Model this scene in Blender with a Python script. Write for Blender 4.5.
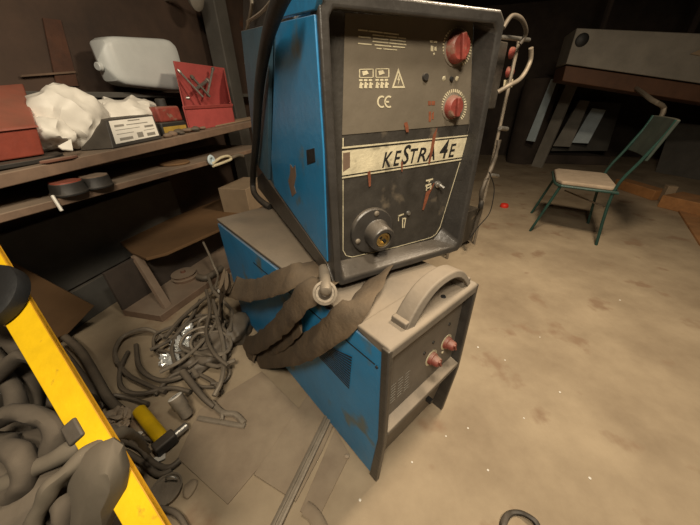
import bpy, bmesh, math, random
from mathutils import Vector, Matrix, noise
random.seed(7)
S = bpy.context.scene
for o in list(bpy.data.objects): bpy.data.objects.remove(o)
COL = S.collection
V = Vector

# ------------------------------------------------------------------ camera
FPX, PITCH, ROLL, EYE = 285.0, 0.52284, -0.02897, 1.2
_F = V((0, math.cos(PITCH), -math.sin(PITCH))); _R0 = V((1, 0, 0)); _U0 = _R0.cross(_F)
_R = _R0*math.cos(ROLL) + _U0*math.sin(ROLL); _U = -_R0*math.sin(ROLL) + _U0*math.cos(ROLL)
cam = bpy.data.objects.new('camera', bpy.data.cameras.new('camera')); COL.objects.link(cam)
cam.data.sensor_width = 36; cam.data.lens = FPX/700*36; cam.data.clip_start = 0.02
cam.matrix_world = Matrix(((_R.x, _U.x, -_F.x, 0), (_R.y, _U.y, -_F.y, 0), (_R.z, _U.z, -_F.z, EYE), (0, 0, 0, 1)))
S.camera = cam
S.view_settings.view_transform = 'Standard'; S.view_settings.look = 'None'
S.view_settings.gamma = 1; S.view_settings.use_curve_mapping = False
S.view_settings.exposure = 0.0
# ------------------------------------------------------------------ world and lamps
W = bpy.data.worlds.new('room_air'); S.world = W; W.use_nodes = True
W.node_tree.nodes['Background'].inputs[0].default_value = (1, .8, .6, 1)
W.node_tree.nodes['Background'].inputs[1].default_value = 0.075
def lamp(name, loc, target, size, power, col, sy=None):
    L = bpy.data.lights.new(name, 'AREA'); L.energy = power; L.color = col
    L.shape = 'RECTANGLE'; L.size = size; L.size_y = sy or size
    o = bpy.data.objects.new(name, L); COL.objects.link(o); o.location = loc
    o.rotation_euler = (V(target)-V(loc)).to_track_quat('-Z', 'Y').to_euler()
    return o
lamp('ceiling_lamp', (1.2, 1.3, 2.5), (1.0, 1.5, 0), .35, 56, (1, .82, .60), .35)
lamp('rear_ceiling_lamp', (-0.05, -0.6, 2.3), (-.35, .9, 0.3), .5, 44, (1, .87, .68), .3)
lamp('tool_fill_light', (0.35, 0.2, 2.5), (-.4, .8, 0), .25, 20, (1, .88, .70), .25)  # unseen fill light, added to brighten the yellow tool on the floor

# ------------------------------------------------------------------ pixel rays
EYEP = V((0, 0, EYE))
def ray(x, y): return _F + _R*((x-350)/FPX) - _U*((y-262.5)/FPX)
def at(x, y, z=0.0):
    d = ray(x, y); return EYEP + d*((z-EYE)/d.z)
def on(x, y, P, n):
    d = ray(x, y); return EYEP + d*((P-EYEP).dot(n)/d.dot(n))
def dep(x, y, Y):
    d = ray(x, y); return EYEP + d*(Y/d.y)

# ------------------------------------------------------------------ materials
MATS = {}
def mat(name, col, rough=.7, metal=0., var=.25, scale=9., dust=0., col2=None, bump=.15, spots=None, trans=0., emit=None, alpha=1.):
    if name in MATS: return MATS[name]
    m = bpy.data.materials.new(name); m.use_nodes = True; nt = m.node_tree; N = nt.nodes; L = nt.links
    b = N['Principled BSDF']; b.inputs['Roughness'].default_value = rough; b.inputs['Metallic'].default_value = metal
    tc = N.new('ShaderNodeTexCoord'); geo = N.new('ShaderNodeNewGeometry')
    nz = N.new('ShaderNodeTexNoise'); nz.inputs['Scale'].default_value = scale; nz.inputs['Detail'].default_value = 7; nz.inputs['Roughness'].default_value = .62
    L.new(geo.outputs['Position'], nz.inputs['Vector'])
    cr = N.new('ShaderNodeValToRGB'); cr.color_ramp.elements[0].position = .3; cr.color_ramp.elements[1].position = .7
    c2 = col2 or tuple(min(1, c*(1+var)) for c in col); c1 = tuple(c*(1-var) for c in col) if not col2 else col
    cr.color_ramp.elements[0].color = (*c1, 1); cr.color_ramp.elements[1].color = (*c2, 1)
    L.new(nz.outputs['Fac'], cr.inputs['Fac']); out = cr.outputs['Color']
    def mix(fac, a, c):
        mx = N.new('ShaderNodeMix'); mx.data_type = 'RGBA'
        L.new(fac, mx.inputs[0]); L.new(a, mx.inputs[6]); mx.inputs[7].default_value = (*c, 1); return mx.outputs[2]
    if spots:
        n2 = N.new('ShaderNodeTexNoise'); n2.inputs['Scale'].default_value = spots[1]; n2.inputs['Detail'].default_value = 5
        L.new(geo.outputs['Position'], n2.inputs['Vector'])
        r2 = N.new('ShaderNodeValToRGB'); r2.color_ramp.elements[0].position = spots[2]; r2.color_ramp.elements[1].position = spots[2]+.08
        L.new(n2.outputs['Fac'], r2.inputs['Fac']); out = mix(r2.outputs['Color'], out, spots[0])
    if dust > 0:      # dust lies on faces that look up, thinner elsewhere, patchy
        sp = N.new('ShaderNodeSeparateXYZ'); L.new(geo.outputs['Normal'], sp.inputs[0])
        mr = N.new('ShaderNodeMapRange'); mr.inputs[1].default_value = .1; mr.inputs[2].default_value = .9; mr.inputs[3].default_value = dust*.17; mr.inputs[4].default_value = min(1, dust*1.25)
        L.new(sp.outputs[2], mr.inputs[0])
        n3 = N.new('ShaderNodeTexNoise'); n3.inputs['Scale'].default_value = 5; n3.inputs['Detail'].default_value = 8
        L.new(geo.outputs['Position'], n3.inputs['Vector'])
        m3 = N.new('ShaderNodeMapRange'); m3.inputs[1].default_value = .3; m3.inputs[2].default_value = .65; m3.inputs[3].default_value = .45; m3.inputs[4].default_value = 1
        L.new(n3.outputs['Fac'], m3.inputs[0])
        ml = N.new('ShaderNodeMath'); ml.operation = 'MULTIPLY'; L.new(mr.outputs[0], ml.inputs[0]); L.new(m3.outputs[0], ml.inputs[1])
        out = mix(ml.outputs[0], out, (.27, .215, .155))
    L.new(out, b.inputs['Base Color'])
    if bump:
        bp = N.new('ShaderNodeBump'); bp.inputs['Strength'].default_value = bump; bp.inputs['Distance'].default_value = .01
        n4 = N.new('ShaderNodeTexNoise'); n4.inputs['Scale'].default_value = scale*5; n4.inputs['Detail'].default_value = 5
        L.new(geo.outputs['Position'], n4.inputs['Vector']); L.new(n4.outputs['Fac'], bp.inputs['Height']); L.new(bp.outputs[0], b.inputs['Normal'])
    if trans: b.inputs['Transmission Weight'].default_value = trans
    if emit: b.inputs['Emission Color'].default_value = (*emit[0], 1); b.inputs['Emission Strength'].default_value = emit[1]
    MATS[name] = m; return m

M = dict(
    floor=mat('dusty_concrete', (.24, .18, .115), .85, 0, .2, 2.4, col2=(.40, .315, .21), bump=.3, spots=((.25, .17, .105), 4.5, .60)),
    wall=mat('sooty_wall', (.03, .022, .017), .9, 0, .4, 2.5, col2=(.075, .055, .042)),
    wallL=mat('sooty_brown_wall', (.035, .024, .018), .75, 0, .4, 1.8, col2=(.10, .06, .04), spots=((.16, .055, .02), 2.1, .60)),
    ceil=mat('dark_ceiling', (.03, .02, .015), .95, 0, .3, 2),
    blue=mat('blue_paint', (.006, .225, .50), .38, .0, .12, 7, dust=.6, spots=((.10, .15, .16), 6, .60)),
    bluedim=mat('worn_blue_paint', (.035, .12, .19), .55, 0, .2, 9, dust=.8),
    bluelite=mat('pale_blue_board', (.52, .62, .66), .5, 0, .1),
    bezel=mat('grey_plastic_bezel', (.034, .032, .030), .36, 0, .35, 14, dust=.34),
    bezel2=mat('dusty_grey_plastic', (.15, .13, .105), .65, 0, .2, 10, dust=.8),
    panel=mat('dark_panel', (.036, .033, .029), .42, 0, .35, 20, dust=.35, spots=((.13, .105, .075), 13, .60)),
    panelup=mat('reflecting_grey_panel', (.15, .125, .092), .45, 0, .15, 6),  # reflected light of the upper plate put into the colour
    cream=mat('cream_print', (.60, .53, .36), .6, 0, .2, 25, spots=((.34, .30, .2), 30, .6)),
    ink=mat('black_ink', (.015, .014, .013), .6),
    redk=mat('red_plastic', (.25, .04, .030), .5, 0, .3, 30, dust=.45, spots=((.24, .14, .10), 25, .58)),
    rust=mat('rust_stain', (.20, .06, .025), .9, 0, .3, 30),
    dark=mat('black_rubber', (.018, .017, .016), .6, 0, .3, 10, dust=.25),
    darkc=mat('black_clean', (.012, .012, .012), .55, 0, .2),
    steel=mat('worn_steel', (.42, .40, .36), .4, .8, .25, 20),
    steeld=mat('dusty_steel', (.26, .22, .17), .6, .4, .25, 20, dust=.4),
    brass=mat('brass', (.55, .40, .16), .35, .9, .2, 20),
    leather=mat('dusty_leather', (.075, .048, .024), .9, 0, .3, 12, dust=.2, bump=.4),
    cable=mat('dusty_cable', (.055, .045, .034), .6, 0, .35, 14, dust=.4),
    wood=mat('grimy_wood', (.16, .10, .065), .8, 0, .3, 8, dust=.5),
    woodred=mat('reddish_wood', (.13, .05, .03), .8, 0, .3, 8, dust=.5),
    woodor=mat('orange_wood', (.36, .165, .055), .7, 0, .25, 8, dust=.2),
    card=mat('brown_cardboard', (.14, .075, .03), .85, 0, .15, 5),
    cardl=mat('light_cardboard', (.30, .22, .14), .85, 0, .15, 5),
    sheet=mat('dusty_hardboard', (.19, .14, .095), .9, 0, .2, 4, col2=(.32, .25, .17)),
    white=mat('white_plastic', (.72, .68, .60), .5, 0, .08, 10, bump=.05),
    jug=mat('milky_plastic', (.60, .62, .60), .4, 0, .08, 5, bump=.03),
    redp=mat('red_bin_plastic', (.42, .075, .07), .5, 0, .15, 9, dust=.3),
    redm=mat('dull_red_metal', (.26, .045, .025), .45, 0, .25, 7, dust=.3),
    yellow=mat('yellow_paint', (.80, .50, .005), .5, 0, .12, 12, bump=.1, spots=((.45, .25, .02), 22, .66)),
    yelled=mat('orange_yellow_edge', (.60, .30, .01), .6, 0, .2),
    grey=mat('grey_board', (.24, .22, .185), .7, 0, .2, 4, dust=.2),
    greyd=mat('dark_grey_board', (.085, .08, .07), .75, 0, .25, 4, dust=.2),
    hood=mat('grey_dusty_leather', (.085, .072, .052), .85, 0, .2, 7, dust=.25, bump=.1),
    heap=mat('dark_dusty_leather', (.045, .036, .026), .9, 0, .3, 8, dust=.25, bump=.2),
    green=mat('green_metal', (.012, .055, .045), .45, .1, .2, 15, dust=.15),
    rustw=mat('rusty_sheet', (.05, .026, .018), .6, 0, .3, 6, col2=(.12, .05, .027)),
    backr=mat('dark_green_backrest', (.02, .035, .028), .7, 0, .3, 10, dust=.3),
    seat=mat('dusty_seat', (.36, .28, .20), .9, 0, .15, 15),
    brown=mat('brown_fascia', (.10, .045, .022), .7, 0, .25, 5),
    foil=mat('silver_film', (.75, .75, .72), .25, .5, .1, 30),
    pink=mat('bright_red_plastic', (.75, .04, .02), .5, 0, .1),
    blueprint=mat('blue_print', (.04, .05, .22), .5, 0, .1),
    yelp=mat('ochre_label', (.42, .27, .05), .5, 0, .2, 30),
)

# ------------------------------------------------------------------ mesh building
def wloc(o):
    p = V((0, 0, 0))
    while o: p += o.location; o = o.parent
    return p
class MB:
    def __init__(s): s.v = []; s.f = []
    def add(s, vs, fs):
        n = len(s.v); s.v += [V(v) for v in vs]; s.f += [tuple(n+i for i in f) for f in fs]; return s
    def prism(s, pts, off):
        pts = [V(p) for p in pts]; off = V(off); n = len(pts)
        return s.add(pts+[p+off for p in pts], [tuple(range(n))[::-1], tuple(range(n, 2*n))]+[(i, (i+1) % n, n+(i+1) % n, n+i) for i in range(n)])
    def box(s, c, sx, sy, sz, fx=V((1, 0, 0)), fy=V((0, 1, 0)), fz=V((0, 0, 1))):
        c = V(c); q = [c+fx*a*sx/2+fy*b*sy/2-fz*sz/2 for a, b in ((-1, -1), (1, -1), (1, 1), (-1, 1))]
        return s.prism(q, fz*sz)
    def loft(s, rings, cap=True, closed=True):
        n = len(rings[0]); base = len(s.v); fs = []
        for r in range(len(rings)-1):
            for i in range(n if closed else n-1):
                j = (i+1) % n; fs.append((r*n+i, r*n+j, (r+1)*n+j, (r+1)*n+i))
        if cap: fs += [tuple(range(n))[::-1], tuple(range((len(rings)-1)*n, len(rings)*n))]
        return s.add([p for r in rings for p in r], fs)
    def lathe(s, c, ax, prof, n=24, ref=None):
        c = V(c); ax = V(ax).normalized(); a = ax.orthogonal().normalized() if ref is None else (V(ref)-ax*V(ref).dot(ax)).normalized(); b = ax.cross(a)
        return s.loft([[c+ax*h+(a*math.cos(2*math.pi*i/n)+b*math.sin(2*math.pi*i/n))*max(r, 1e-4) for i in range(n)] for r, h in prof])
    def sweep(s, pts, w, t=None, n=10, up=V((0, 0, 1)), sub=6, jit=0., taper=None):
        P = spline(pts, sub); rings = []; t = t or w; pn = None
        for i, p in enumerate(P):
            d = (P[min(i+1, len(P)-1)]-P[max(i-1, 0)]).normalized()
            u = V(up) if pn is None or t != w else pn
            side = d.cross(u)
            if side.length < 1e-3: side = d.orthogonal()
            side.normalize(); nn = side.cross(d).normalized(); pn = nn
            k = 1 if taper is None else taper(i/(len(P)-1))
            ring = []
            for j in range(n):
                a = 2*math.pi*j/n; q = p+side*math.cos(a)*w*k+nn*math.sin(a)*t*k
                if jit: q += noise.noise_vector(q*22)*jit
                ring.append(q)
            rings.append(ring)
        return s.loft(rings)
    def build(s, name, m, parent=None, bevel=0, smooth=True, solid=0, sub=0, kind=None):
        me = bpy.data.meshes.new(name)
        if parent: base = wloc(parent)
        else:
            xs = [v.x for v in s.v]; ys = [v.y for v in s.v]; base = V(((min(xs)+max(xs))/2, (min(ys)+max(ys))/2, min(v.z for v in s.v)))
        me.from_pydata([v-base for v in s.v], [], s.f)
        bm = bmesh.new(); bm.from_mesh(me); bmesh.ops.recalc_face_normals(bm, faces=bm.faces); bm.to_mesh(me); bm.free()
        o = bpy.data.objects.new(name, me); COL.objects.link(o)
        if parent: o.parent = parent
        else: o.location = base
        me.materials.append(M[m] if isinstance(m, str) else m)
        if smooth:
            me.shade_smooth()
            me.set_sharp_from_angle(angle=math.radians(42))
        if solid: q = o.modifiers.new('solid', 'SOLIDIFY'); q.thickness = solid; q.offset = 0
        if bevel: q = o.modifiers.new('bevel', 'BEVEL'); q.width = bevel; q.segments = 3; q.limit_method = 'ANGLE'; q.angle_limit = math.radians(38); q.harden_normals = False
        if sub: q = o.modifiers.new('sub', 'SUBSURF'); q.levels = sub; q.render_levels = sub
        return o
def spline(pts, sub=6):
    P = [V(p) for p in pts]
    if len(P) < 3 or sub < 2: return P
    out = []
    for i in range(len(P)-1):
        a = P[max(i-1, 0)]; b = P[i]; c = P[i+1]; d = P[min(i+2, len(P)-1)]
        for k in range(sub):
            t = k/sub; out.append(.5*((2*b)+(c-a)*t+(2*a-5*b+4*c-d)*t*t+(3*b-a-3*c+d)*t**3))
    return out+[P[-1]]
def tag(o, label, cat, group=None, kind=None):
    if label: o['label'] = label
    if cat: o['category'] = cat
    if group: o['group'] = group
    if kind: o['kind'] = kind
    return o
def thing(name, loc, label, cat, group=None):
    o = bpy.data.objects.new(name, None); COL.objects.link(o); o.location = loc; o.empty_display_size = .05
    return tag(o, label, cat, group)
def struct(o): o['kind'] = 'structure'; return o
def lab(o, l): o['label'] = l; return o

# ------------------------------------------------------------------ room
BD = math.radians(76); BS = V((math.cos(BD), math.sin(BD), 0)); BN = V((math.sin(BD), -math.cos(BD), 0))   # bench direction, normal into room
BP = V((-1.15, 1.2, 0))                                     # a point on the bench front plane
def bp(px, py, t=0.): return on(px, py, BP-BN*t, BN)        # pixel on the vertical plane t behind the bench front
def bl(s, t, z): return BP+BS*s-BN*t+V((0, 0, z))           # bench frame
FS = -BN
c0 = bl(-3.2, .68, 0); c1 = bl(6.5, .68, 0); c2 = c1+BN*7.4; c3 = c0+BN*7.4
def wall(name, a, b, m, th=.1):
    n = V((0, 0, 1)).cross(b-a).normalized()
    return struct(MB().prism([a, b, b+V((0, 0, 2.62)), a+V((0, 0, 2.62))], -n*th).build(name, m, smooth=False))
struct(MB().prism([c0-BS*.1+FS*.1, c3-BS*.1-FS*.1, c2+BS*.1-FS*.1, c1+BS*.1+FS*.1], (0, 0, -.1)).build('floor', 'floor', smooth=False))
struct(MB().prism([c+V((0, 0, 2.62)) for c in (c0-BS*.1+FS*.1, c3-BS*.1-FS*.1, c2+BS*.1-FS*.1, c1+BS*.1+FS*.1)], (0, 0, .1)).build('ceiling', 'ceil', smooth=False))
wall('wall_left', c1, c0, 'wallL'); wall('wall_back', c2, c1, 'wall'); wall('wall_right', c3, c2, 'wall'); wall('wall_front', c0, c3, 'wall')

# ------------------------------------------------------------------ lower machine (power source)
LO = V((.0905, .4776, 0)); LA = .70186; LU = V((math.cos(LA), math.sin(LA), 0)); LV = V((-math.sin(LA), math.cos(LA), 0)); LW, LD, LH = .414, 1.2046, .676
def lm(u, v, z): return LO+LU*u+LV*v+V((0, 0, z))
def lf(x, y, off=0.): return on(x, y, LO+LV*off, LV)         # pixel on front plane, off behind it
def lsd(x, y, o=0.): return on(x, y, LO-LU*o, LU)            # pixel on the left side plane, o outside it
def remap(quad, pts, lift=0., n=None):
    out = []
    for a, b in pts:
        p = (quad[0]*(1-a)+quad[1]*a)*(1-b)+(quad[3]*(1-a)+quad[2]*a)*b
        out.append(p+(n*lift if n else V((0, 0, 0))))
    return out
ps = thing('welding_power_source', lm(LW/2, LD/2, 0), 'dusty blue and grey welding power source standing on the floor beneath the other machine', 'welding machine')
# side profile v,z : chamfered lower front
body = [(.045, .31), (.045, LH-.035), (.10, LH-.012), (LD, LH-.012), (LD, .05), (.09, .02)]
b = MB().prism([lm(.012, v, z) for v, z in body], LU*(LW-.024)); b.build('body', 'bezel2', ps, .008)
# blue side panels (left and right) with top flange
sp = [(.026, .29), (.026, LH-.02), (LD-.01, LH-.02), (LD-.01, .05), (.062, .006), (.05, .02)]
for uu, s in ((0.0, 1), (LW-.012, 1)):
    sd = MB().prism([lm(uu, v if uu == 0 or v > .09 else v+.06, z) for v, z in sp], LU*.012).build('side_panel', 'blue', ps, .003)
    if uu == 0:
        lab(sd, 'blue painted side panel with slotted vent')
        MB().box(lm(-.0008, .42, LH-.085), .002, .74, .003, LU, LV).build('seam', 'darkc', sd, smooth=False)
        q = [lsd(*p, .002) for p in ((327, 346), (352, 357), (349, 390), (313, 351))]
        vm = MB()
        for k in range(13):
            y0 = k/13; vm.prism(remap(q, [(0, y0), (1, y0), (1, y0+.035), (0, y0+.035)]), -LU*.001)
        vm.build('vent', 'darkc', sd, smooth=False)
        for p in ((377, 367), (374, 467), (335, 322)):
            MB().lathe(lsd(*p, 0), -LU, [(.005, 0), (.004, .003)], 10).build('screw', 'darkc', sd)
# top cover
tc = MB().prism([lm(.004, .09, LH-.012), lm(LW-.004, .09, LH-.012), lm(LW-.004, LD, LH-.012), lm(.004, LD, LH-.012)], (0, 0, .014)).build('top_cover', 'bezel2', ps, .004)
# front bezel: two flanges, top and panel
prof_out = [(0, LH), (0, .285), (.024, 0), (.06, 0), (.026, .28), (.026, LH)]
for uu in (-.006, LW-.012):
    MB().prism([lm(uu, v+(.05 if uu > 0 and i_ > 2 else 0), z) for i_, (v, z) in enumerate(prof_out)], LU*.018).build('bezel_flange', 'bezel', ps, .004)
MB().prism([lm(0, v, z) for v, z in ((0, LH), (0, LH-.03), (.03, LH-.03), (.12, LH-.012), (.12, LH+.006), (.01, LH+.006))], LU*LW).build('bezel_top', 'bezel2', ps, .005)
fp_ = MB().prism([lm(.012, .032, .31), lm(LW-.012, .032, .31), lm(LW-.012, .032, LH-.03), lm(.012, .032, LH-.03)], LV*.012).build('front_panel', 'bezel2', ps)
MB().prism([lm(.012, v, z) for v, z in ((.0, .305), (.0, .325), (.034, .335), (.034, .30))], LU*(LW-.024)).build('panel_lip', 'bezel2', ps, .003)
MB().prism([lm(.012, v, z) for v, z in ((.03, .30), (.072, .015), (.085, .015), (.045, .31))], LU*(LW-.024)).build('kick_plate', 'bezel2', ps, .002)
for p in ((428, 399), (432, 411), (417, 430)):
    c = lf(p[0], p[1], .045 if p[1] < 405 else .055)
    MB().box(c-LV*.006, .018, .022, .016, LU, LV).build('slot', 'darkc', ps, smooth=False)
for p in ((436, 361), (451, 345)):
    c = lf(*p, .012)
    k = MB().lathe(c+LV*.02, -LV, [(.024, 0), (.022, .012), (.019, .014), (.017, .03), (.014, .034)], 20).build('knob', 'redk', ps)
    MB().box(c-LV*.016, .007, .006, .034, (LU*.9+V((0, 0, .43))).normalized(), LV, (V((0, 0, .9))-LU*.43).normalized()).build('grip', 'redk', k, .001)
    MB().lathe(c+LV*.0195, -LV, [(.031, 0), (.031, .0015)], 24).build('dial_ring', 'cream', ps)
for p in ((433, 342), (449, 324), (442, 352), (424, 353)):
    MB().lathe(lf(*p, .033), -LV, [(.006, 0), (.005, .004)], 12).build('indicator', 'darkc' if p[0] != 442 else 'cream', ps)
pm = MB()
for k in range(7):
    for j in range(3):
        a = lm(.05+j*.032, .0312, .47-k*.013); pm.prism([a, a+LU*(.02+.01*random.random()), a+LU*.02+V((0, 0, .004)), a+V((0, 0, .004))], -LV*.0006)
pm.build('printed_label', 'grey', ps, smooth=False)
# arched handle along the front top
def arch(o, u0, u1, v0, v1, zt):
    rings = []; n = 15
    for i in range(n+1):
        t = i/n; u = u0+(u1-u0)*t; h = LH+zt*(1-abs(2*t-1)**2.6); th = .018+.03*abs(2*t-1)**2
        rings.append([lm(u, v0, max(h-th, LH-.01)), lm(u, v1, max(h-th, LH-.01)), lm(u, v1-.008, h), lm(u, v0+.008, h)])
    return MB().loft(rings).build('handle', 'bezel2', o, .004)
arch(ps, .075, .402, .012, .075, .10)
for uu in (.10, .375):
    MB().box(lm(uu, .045, LH+.010), .045, .05, .03, LU, LV).build('handle_boss', 'bezel2', ps, .004)
MB().lathe(lm(.27, .035, LH+.004), V((0, 0, 1)), [(.009, 0), (.007, .005)], 12).build('screw', 'darkc', ps)

# ------------------------------------------------------------------ upper machine (wire feeder)
UO = V((-.0459, .7074, .7059)); UA = .44516; UU = V((math.cos(UA), math.sin(UA), 0)); UV = V((-math.sin(UA), math.cos(UA), 0)); UW, UD, UH = .5076, .9745, .675
def um(u, v, z): return UO+UU*u+UV*v+V((0, 0, z))
def uf(x, y, off=0.): return on(x, y, UO+UV*off, UV)
def us(x, y, o=0.): return on(x, y, UO-UU*o, UU)
REC = .055
wf = thing('wire_feeder', um(UW/2, UD/2, -.03), 'blue welding wire feeder with dark control panel and red knobs, stacked on top', 'welding machine')
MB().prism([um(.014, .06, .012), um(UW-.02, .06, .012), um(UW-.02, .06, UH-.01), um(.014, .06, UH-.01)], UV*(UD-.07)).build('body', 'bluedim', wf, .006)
# left side: front door, back panel, roof piece
def side_poly(pts, o, th, name, m, par=wf, bev=.002):
    return MB().prism([us(*p, o) for p in pts], UU*th).build(name, m, par, bev)
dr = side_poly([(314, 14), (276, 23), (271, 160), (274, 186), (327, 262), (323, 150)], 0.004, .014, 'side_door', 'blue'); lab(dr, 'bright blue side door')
side_poly([(290, 164), (293, 168), (295, 165), (296, 176), (294, 186), (296, 193), (292, 197), (290, 189), (288, 181), (290, 173)], .0048, .001, 'rust_patch', 'wood', dr)
side_poly([(306, 150), (314, 148), (315, 162), (307, 165)], .0055, .003, 'latch_hole', 'darkc', dr)
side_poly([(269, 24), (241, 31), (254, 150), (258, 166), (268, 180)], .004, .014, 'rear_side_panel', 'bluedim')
side_poly([(318, -12), (276, -4), (277, 19), (314, 10)], .006, .014, 'roof_edge', 'blue')
side_poly([(327, 264), (262, 172), (257, 178), (258, 188), (333, 284)], .004, .014, 'base_rail', 'bezel')
# front bezel
Z3 = V((0, 0, 1))
outer = [um(.0, 0, .02), um(.02, 0, 0), um(UW-.02, 0, 0), um(UW, 0, .02), um(UW, 0, UH-.02), um(UW-.02, 0, UH), um(.02, 0, UH), um(0, 0, UH-.02)]
inner = [um(.022, 0, .035), um(.032, 0, .022), um(UW-.034, 0, .022), um(UW-.02, 0, .035), um(UW-.02, 0, UH-.045), um(UW-.034, 0, UH-.03), um(.032, 0, UH-.03), um(.022, 0, UH-.045)]
pin = [uf(341, 250, REC), uf(347, 259, REC), uf(434, 239, REC), uf(442, 229, REC), uf(474, 24, REC), uf(469, 19, REC), uf(348, 12, REC), uf(343, 16, REC)]
pin[0] = V((*um(.030, REC, 0).xy, pin[0].z)); pin[1] = V((*um(.040, REC, 0).xy, pin[1].z)); pin[6] = V((*um(.040, REC, 0).xy, pin[6].z)); pin[7] = V((*um(.030, REC, 0).xy, pin[7].z))
mid = uf(469, 128, REC)
def withmid(r, a, b, p=None):  # add a vertex on the right edge so the recess can bend
    q = p or (r[3]*(1-a)+r[4]*a); return r[:4]+[q]+r[4:]
k = (mid.z-pin[3].z)/(pin[4].z-pin[3].z)
bz = MB(); back = [p+UV*.045 for p in outer]
R = [withmid(back, k, 0), withmid(outer, k, 0), withmid(inner, k, 0), withmid(pin, k, 0, mid)]
bz.loft(R, cap=False); bz.loft([R[3], withmid([p+UV*.004 for p in inner], k, 0)] , cap=False) if False else None
bz.build('front_bezel', 'bezel', wf, .006)
pn = MB().prism([p+UV*.0005 for p in R[3]], UV*.004).build('control_panel', 'panel', wf)
NP = -UV
def decal(name, m, polys, quad, parent=pn, lift=.0012, th=.0008):
    q = [uf(*p, REC-lift) for p in quad]; mb = MB()
    for pl in polys: mb.prism(remap(q, pl), NP*th)
    return mb.build(name, m, parent, smooth=False)
SQ = [[(0, 0), (1, 0), (1, 1), (0, 1)]]
# upper panel painted lighter grey for the light its tilted plate reflects
decal('upper_panel_sheen', 'panelup', SQ, ((345, 13), (473, 20), (470, 124), (342, 135)), lift=.0006, th=.0004)
# stripe and lines
st = decal('name_stripe', 'cream', SQ, ((342, 151), (468, 137.5), (462, 157), (342, 175.5)), lift=.0008)
decal('stripe_line', 'cream', SQ, ((342, 147), (469, 134.8), (468.5, 136), (342, 148.8)))
decal('stripe_line', 'cream', SQ, ((342, 177), (461.5, 158.6), (461, 160), (342, 178.6)))
decal('stripe_stain', 'wood', [[(.0, .0), (1, 0), (1, .9), (0, 1)]], ((343, 153), (350, 152), (350, 169), (343, 172)), lift=.0015, th=.0003)
# outline of the lower field
def line_px(pts, w, name='outline', m='cream', off=.001):
    P = [uf(*p, REC-off) for p in pts]; mb = MB()
    for a, b2 in zip(P[:-1], P[1:]):
        d = (b2-a).normalized(); s = d.cross(UV)*w
        mb.prism([a-s, b2-s, b2+s, a+s], NP*.0006)
    return mb.build(name, m, pn, smooth=False)
line_px([(343, 180), (343, 250), (346, 255.5), (352, 257), (396, 247), (431, 237.5), (436, 234), (440, 227), (460, 162)], .0013)
line_px([(343, 138), (343, 147)], .0013)
# lettering
def glyphs(txt, bold=.0, shear=0.):
    cu = bpy.data.curves.new('t', 'FONT'); cu.body = txt; cu.offset = bold; cu.shear = shear; cu.resolution_u = 3
    ob = bpy.data.objects.new('t', cu); COL.objects.link(ob); dg = bpy.context.evaluated_depsgraph_get(); dg.update()
    me = bpy.data.meshes.new_from_object(ob.evaluated_get(dg)); vs = [v.co.copy() for v in me.vertices]; fs = [tuple(p.vertices) for p in me.polygons]
    bpy.data.objects.remove(ob); bpy.data.meshes.remove(me)
    x0 = min(v.x for v in vs); x1 = max(v.x for v in vs); y0 = min(v.y for v in vs); y1 = max(v.y for v in vs)
    return [((v.x-x0)/(x1-x0), 1-(v.y-y0)/(y1-y0)) for v in vs], fs
def text(txt, quad, name='lettering', m='ink', bold=.02, shear=.25, lift=.0022, parent=None, spots=None):
    q = [uf(*p, REC-lift) for p in quad]; mb = MB()
    if spots is None: spots = [(txt, 0, 1, 0)]
    for t, a, c, top in spots:
        vs, fs = glyphs(t, bold, shear)
        mb.add(remap(q, [(a+(c-a)*x, top+(1-top)*y) for x, y in vs]), fs)
    return mb.build(name, m, parent or st, smooth=False)
text('', ((383, 148), (457, 139.5), (455.5, 156.5), (382, 168)), spots=[('K', 0, .125, .22), ('E', .135, .235, .22), ('S', .235, .355, -.02), ('T', .35, .455, .22), ('R', .445, .565, .22), ('A', .56, .69, .22), ('4', .755, .885, -.04), ('E', .89, 1, .22)], bold=.018, shear=.28)
# small print: three languages of unreadable lines
pr = []
for k in range(5):
    x = .0 if k in (0, 2, 4) else .0
    rows = {0: [(0, .18), (.2, .48), (.5, .82)], 1: [(.28, .52), (.54, .78), (.8, .97)], 2: [(0, .24), (.29, .6), (.63, .97)], 3: [(.28, .6), (.62, .98)], 4: [(0, .26), (.32, .66), (.69, .95)]}[k]
    for a, c in rows: pr.append([(a, k*.19), (c, k*.19), (c, k*.19+.075), (a, k*.19+.075)])
pr.append([(.36, .96), (.46, .96), (.46, 1.02), (.36, 1.02)]); pr.append([(.5, .96), (.78, .96), (.78, 1.02), (.5, 1.02)])
decal('small_print', 'cream', pr, ((358, 29), (407, 35), (407, 51), (358, 47)))
# warning symbols: two rows of pictogram boxes, triangle with a bolt
def frame2(x0, y0, x1, y1, w=.03):
    return [[(x0, y0), (x1, y0), (x1, y0+w*2), (x0, y0+w*2)], [(x0, y1-w*2), (x1, y1-w*2), (x1, y1), (x0, y1)], [(x0, y0), (x0+w, y0), (x0+w, y1), (x0, y1)], [(x1-w, y0), (x1, y0), (x1, y1), (x1-w, y1)]]
pic = []
for i in range(2):
    x0 = i*.34; pic += frame2(x0, 0, x0+.30, .46, .02)
    pic += [[(x0+.06, .12), (x0+.16, .08), (x0+.2, .25), (x0+.08, .34)]]
    for j in range(3):
        a = x0+j*.1; pic += [[(a, .52), (a+.07, .52), (a+.07, .62), (a, .62)], [(a+.02, .66), (a+.05, .66), (a+.07, 1), (a, .98)], [(a+.04, .74), (a+.08, .72), (a+.09, .82), (a+.05, .84)]]
tri = [(.70, 1), (.845, 0), (1, 1)]; trin = [(.745, .9), (.845, .22), (.955, .9)]
for i in range(3): pic.append([tri[i], tri[(i+1) % 3], trin[(i+1) % 3], trin[i]])
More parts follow.
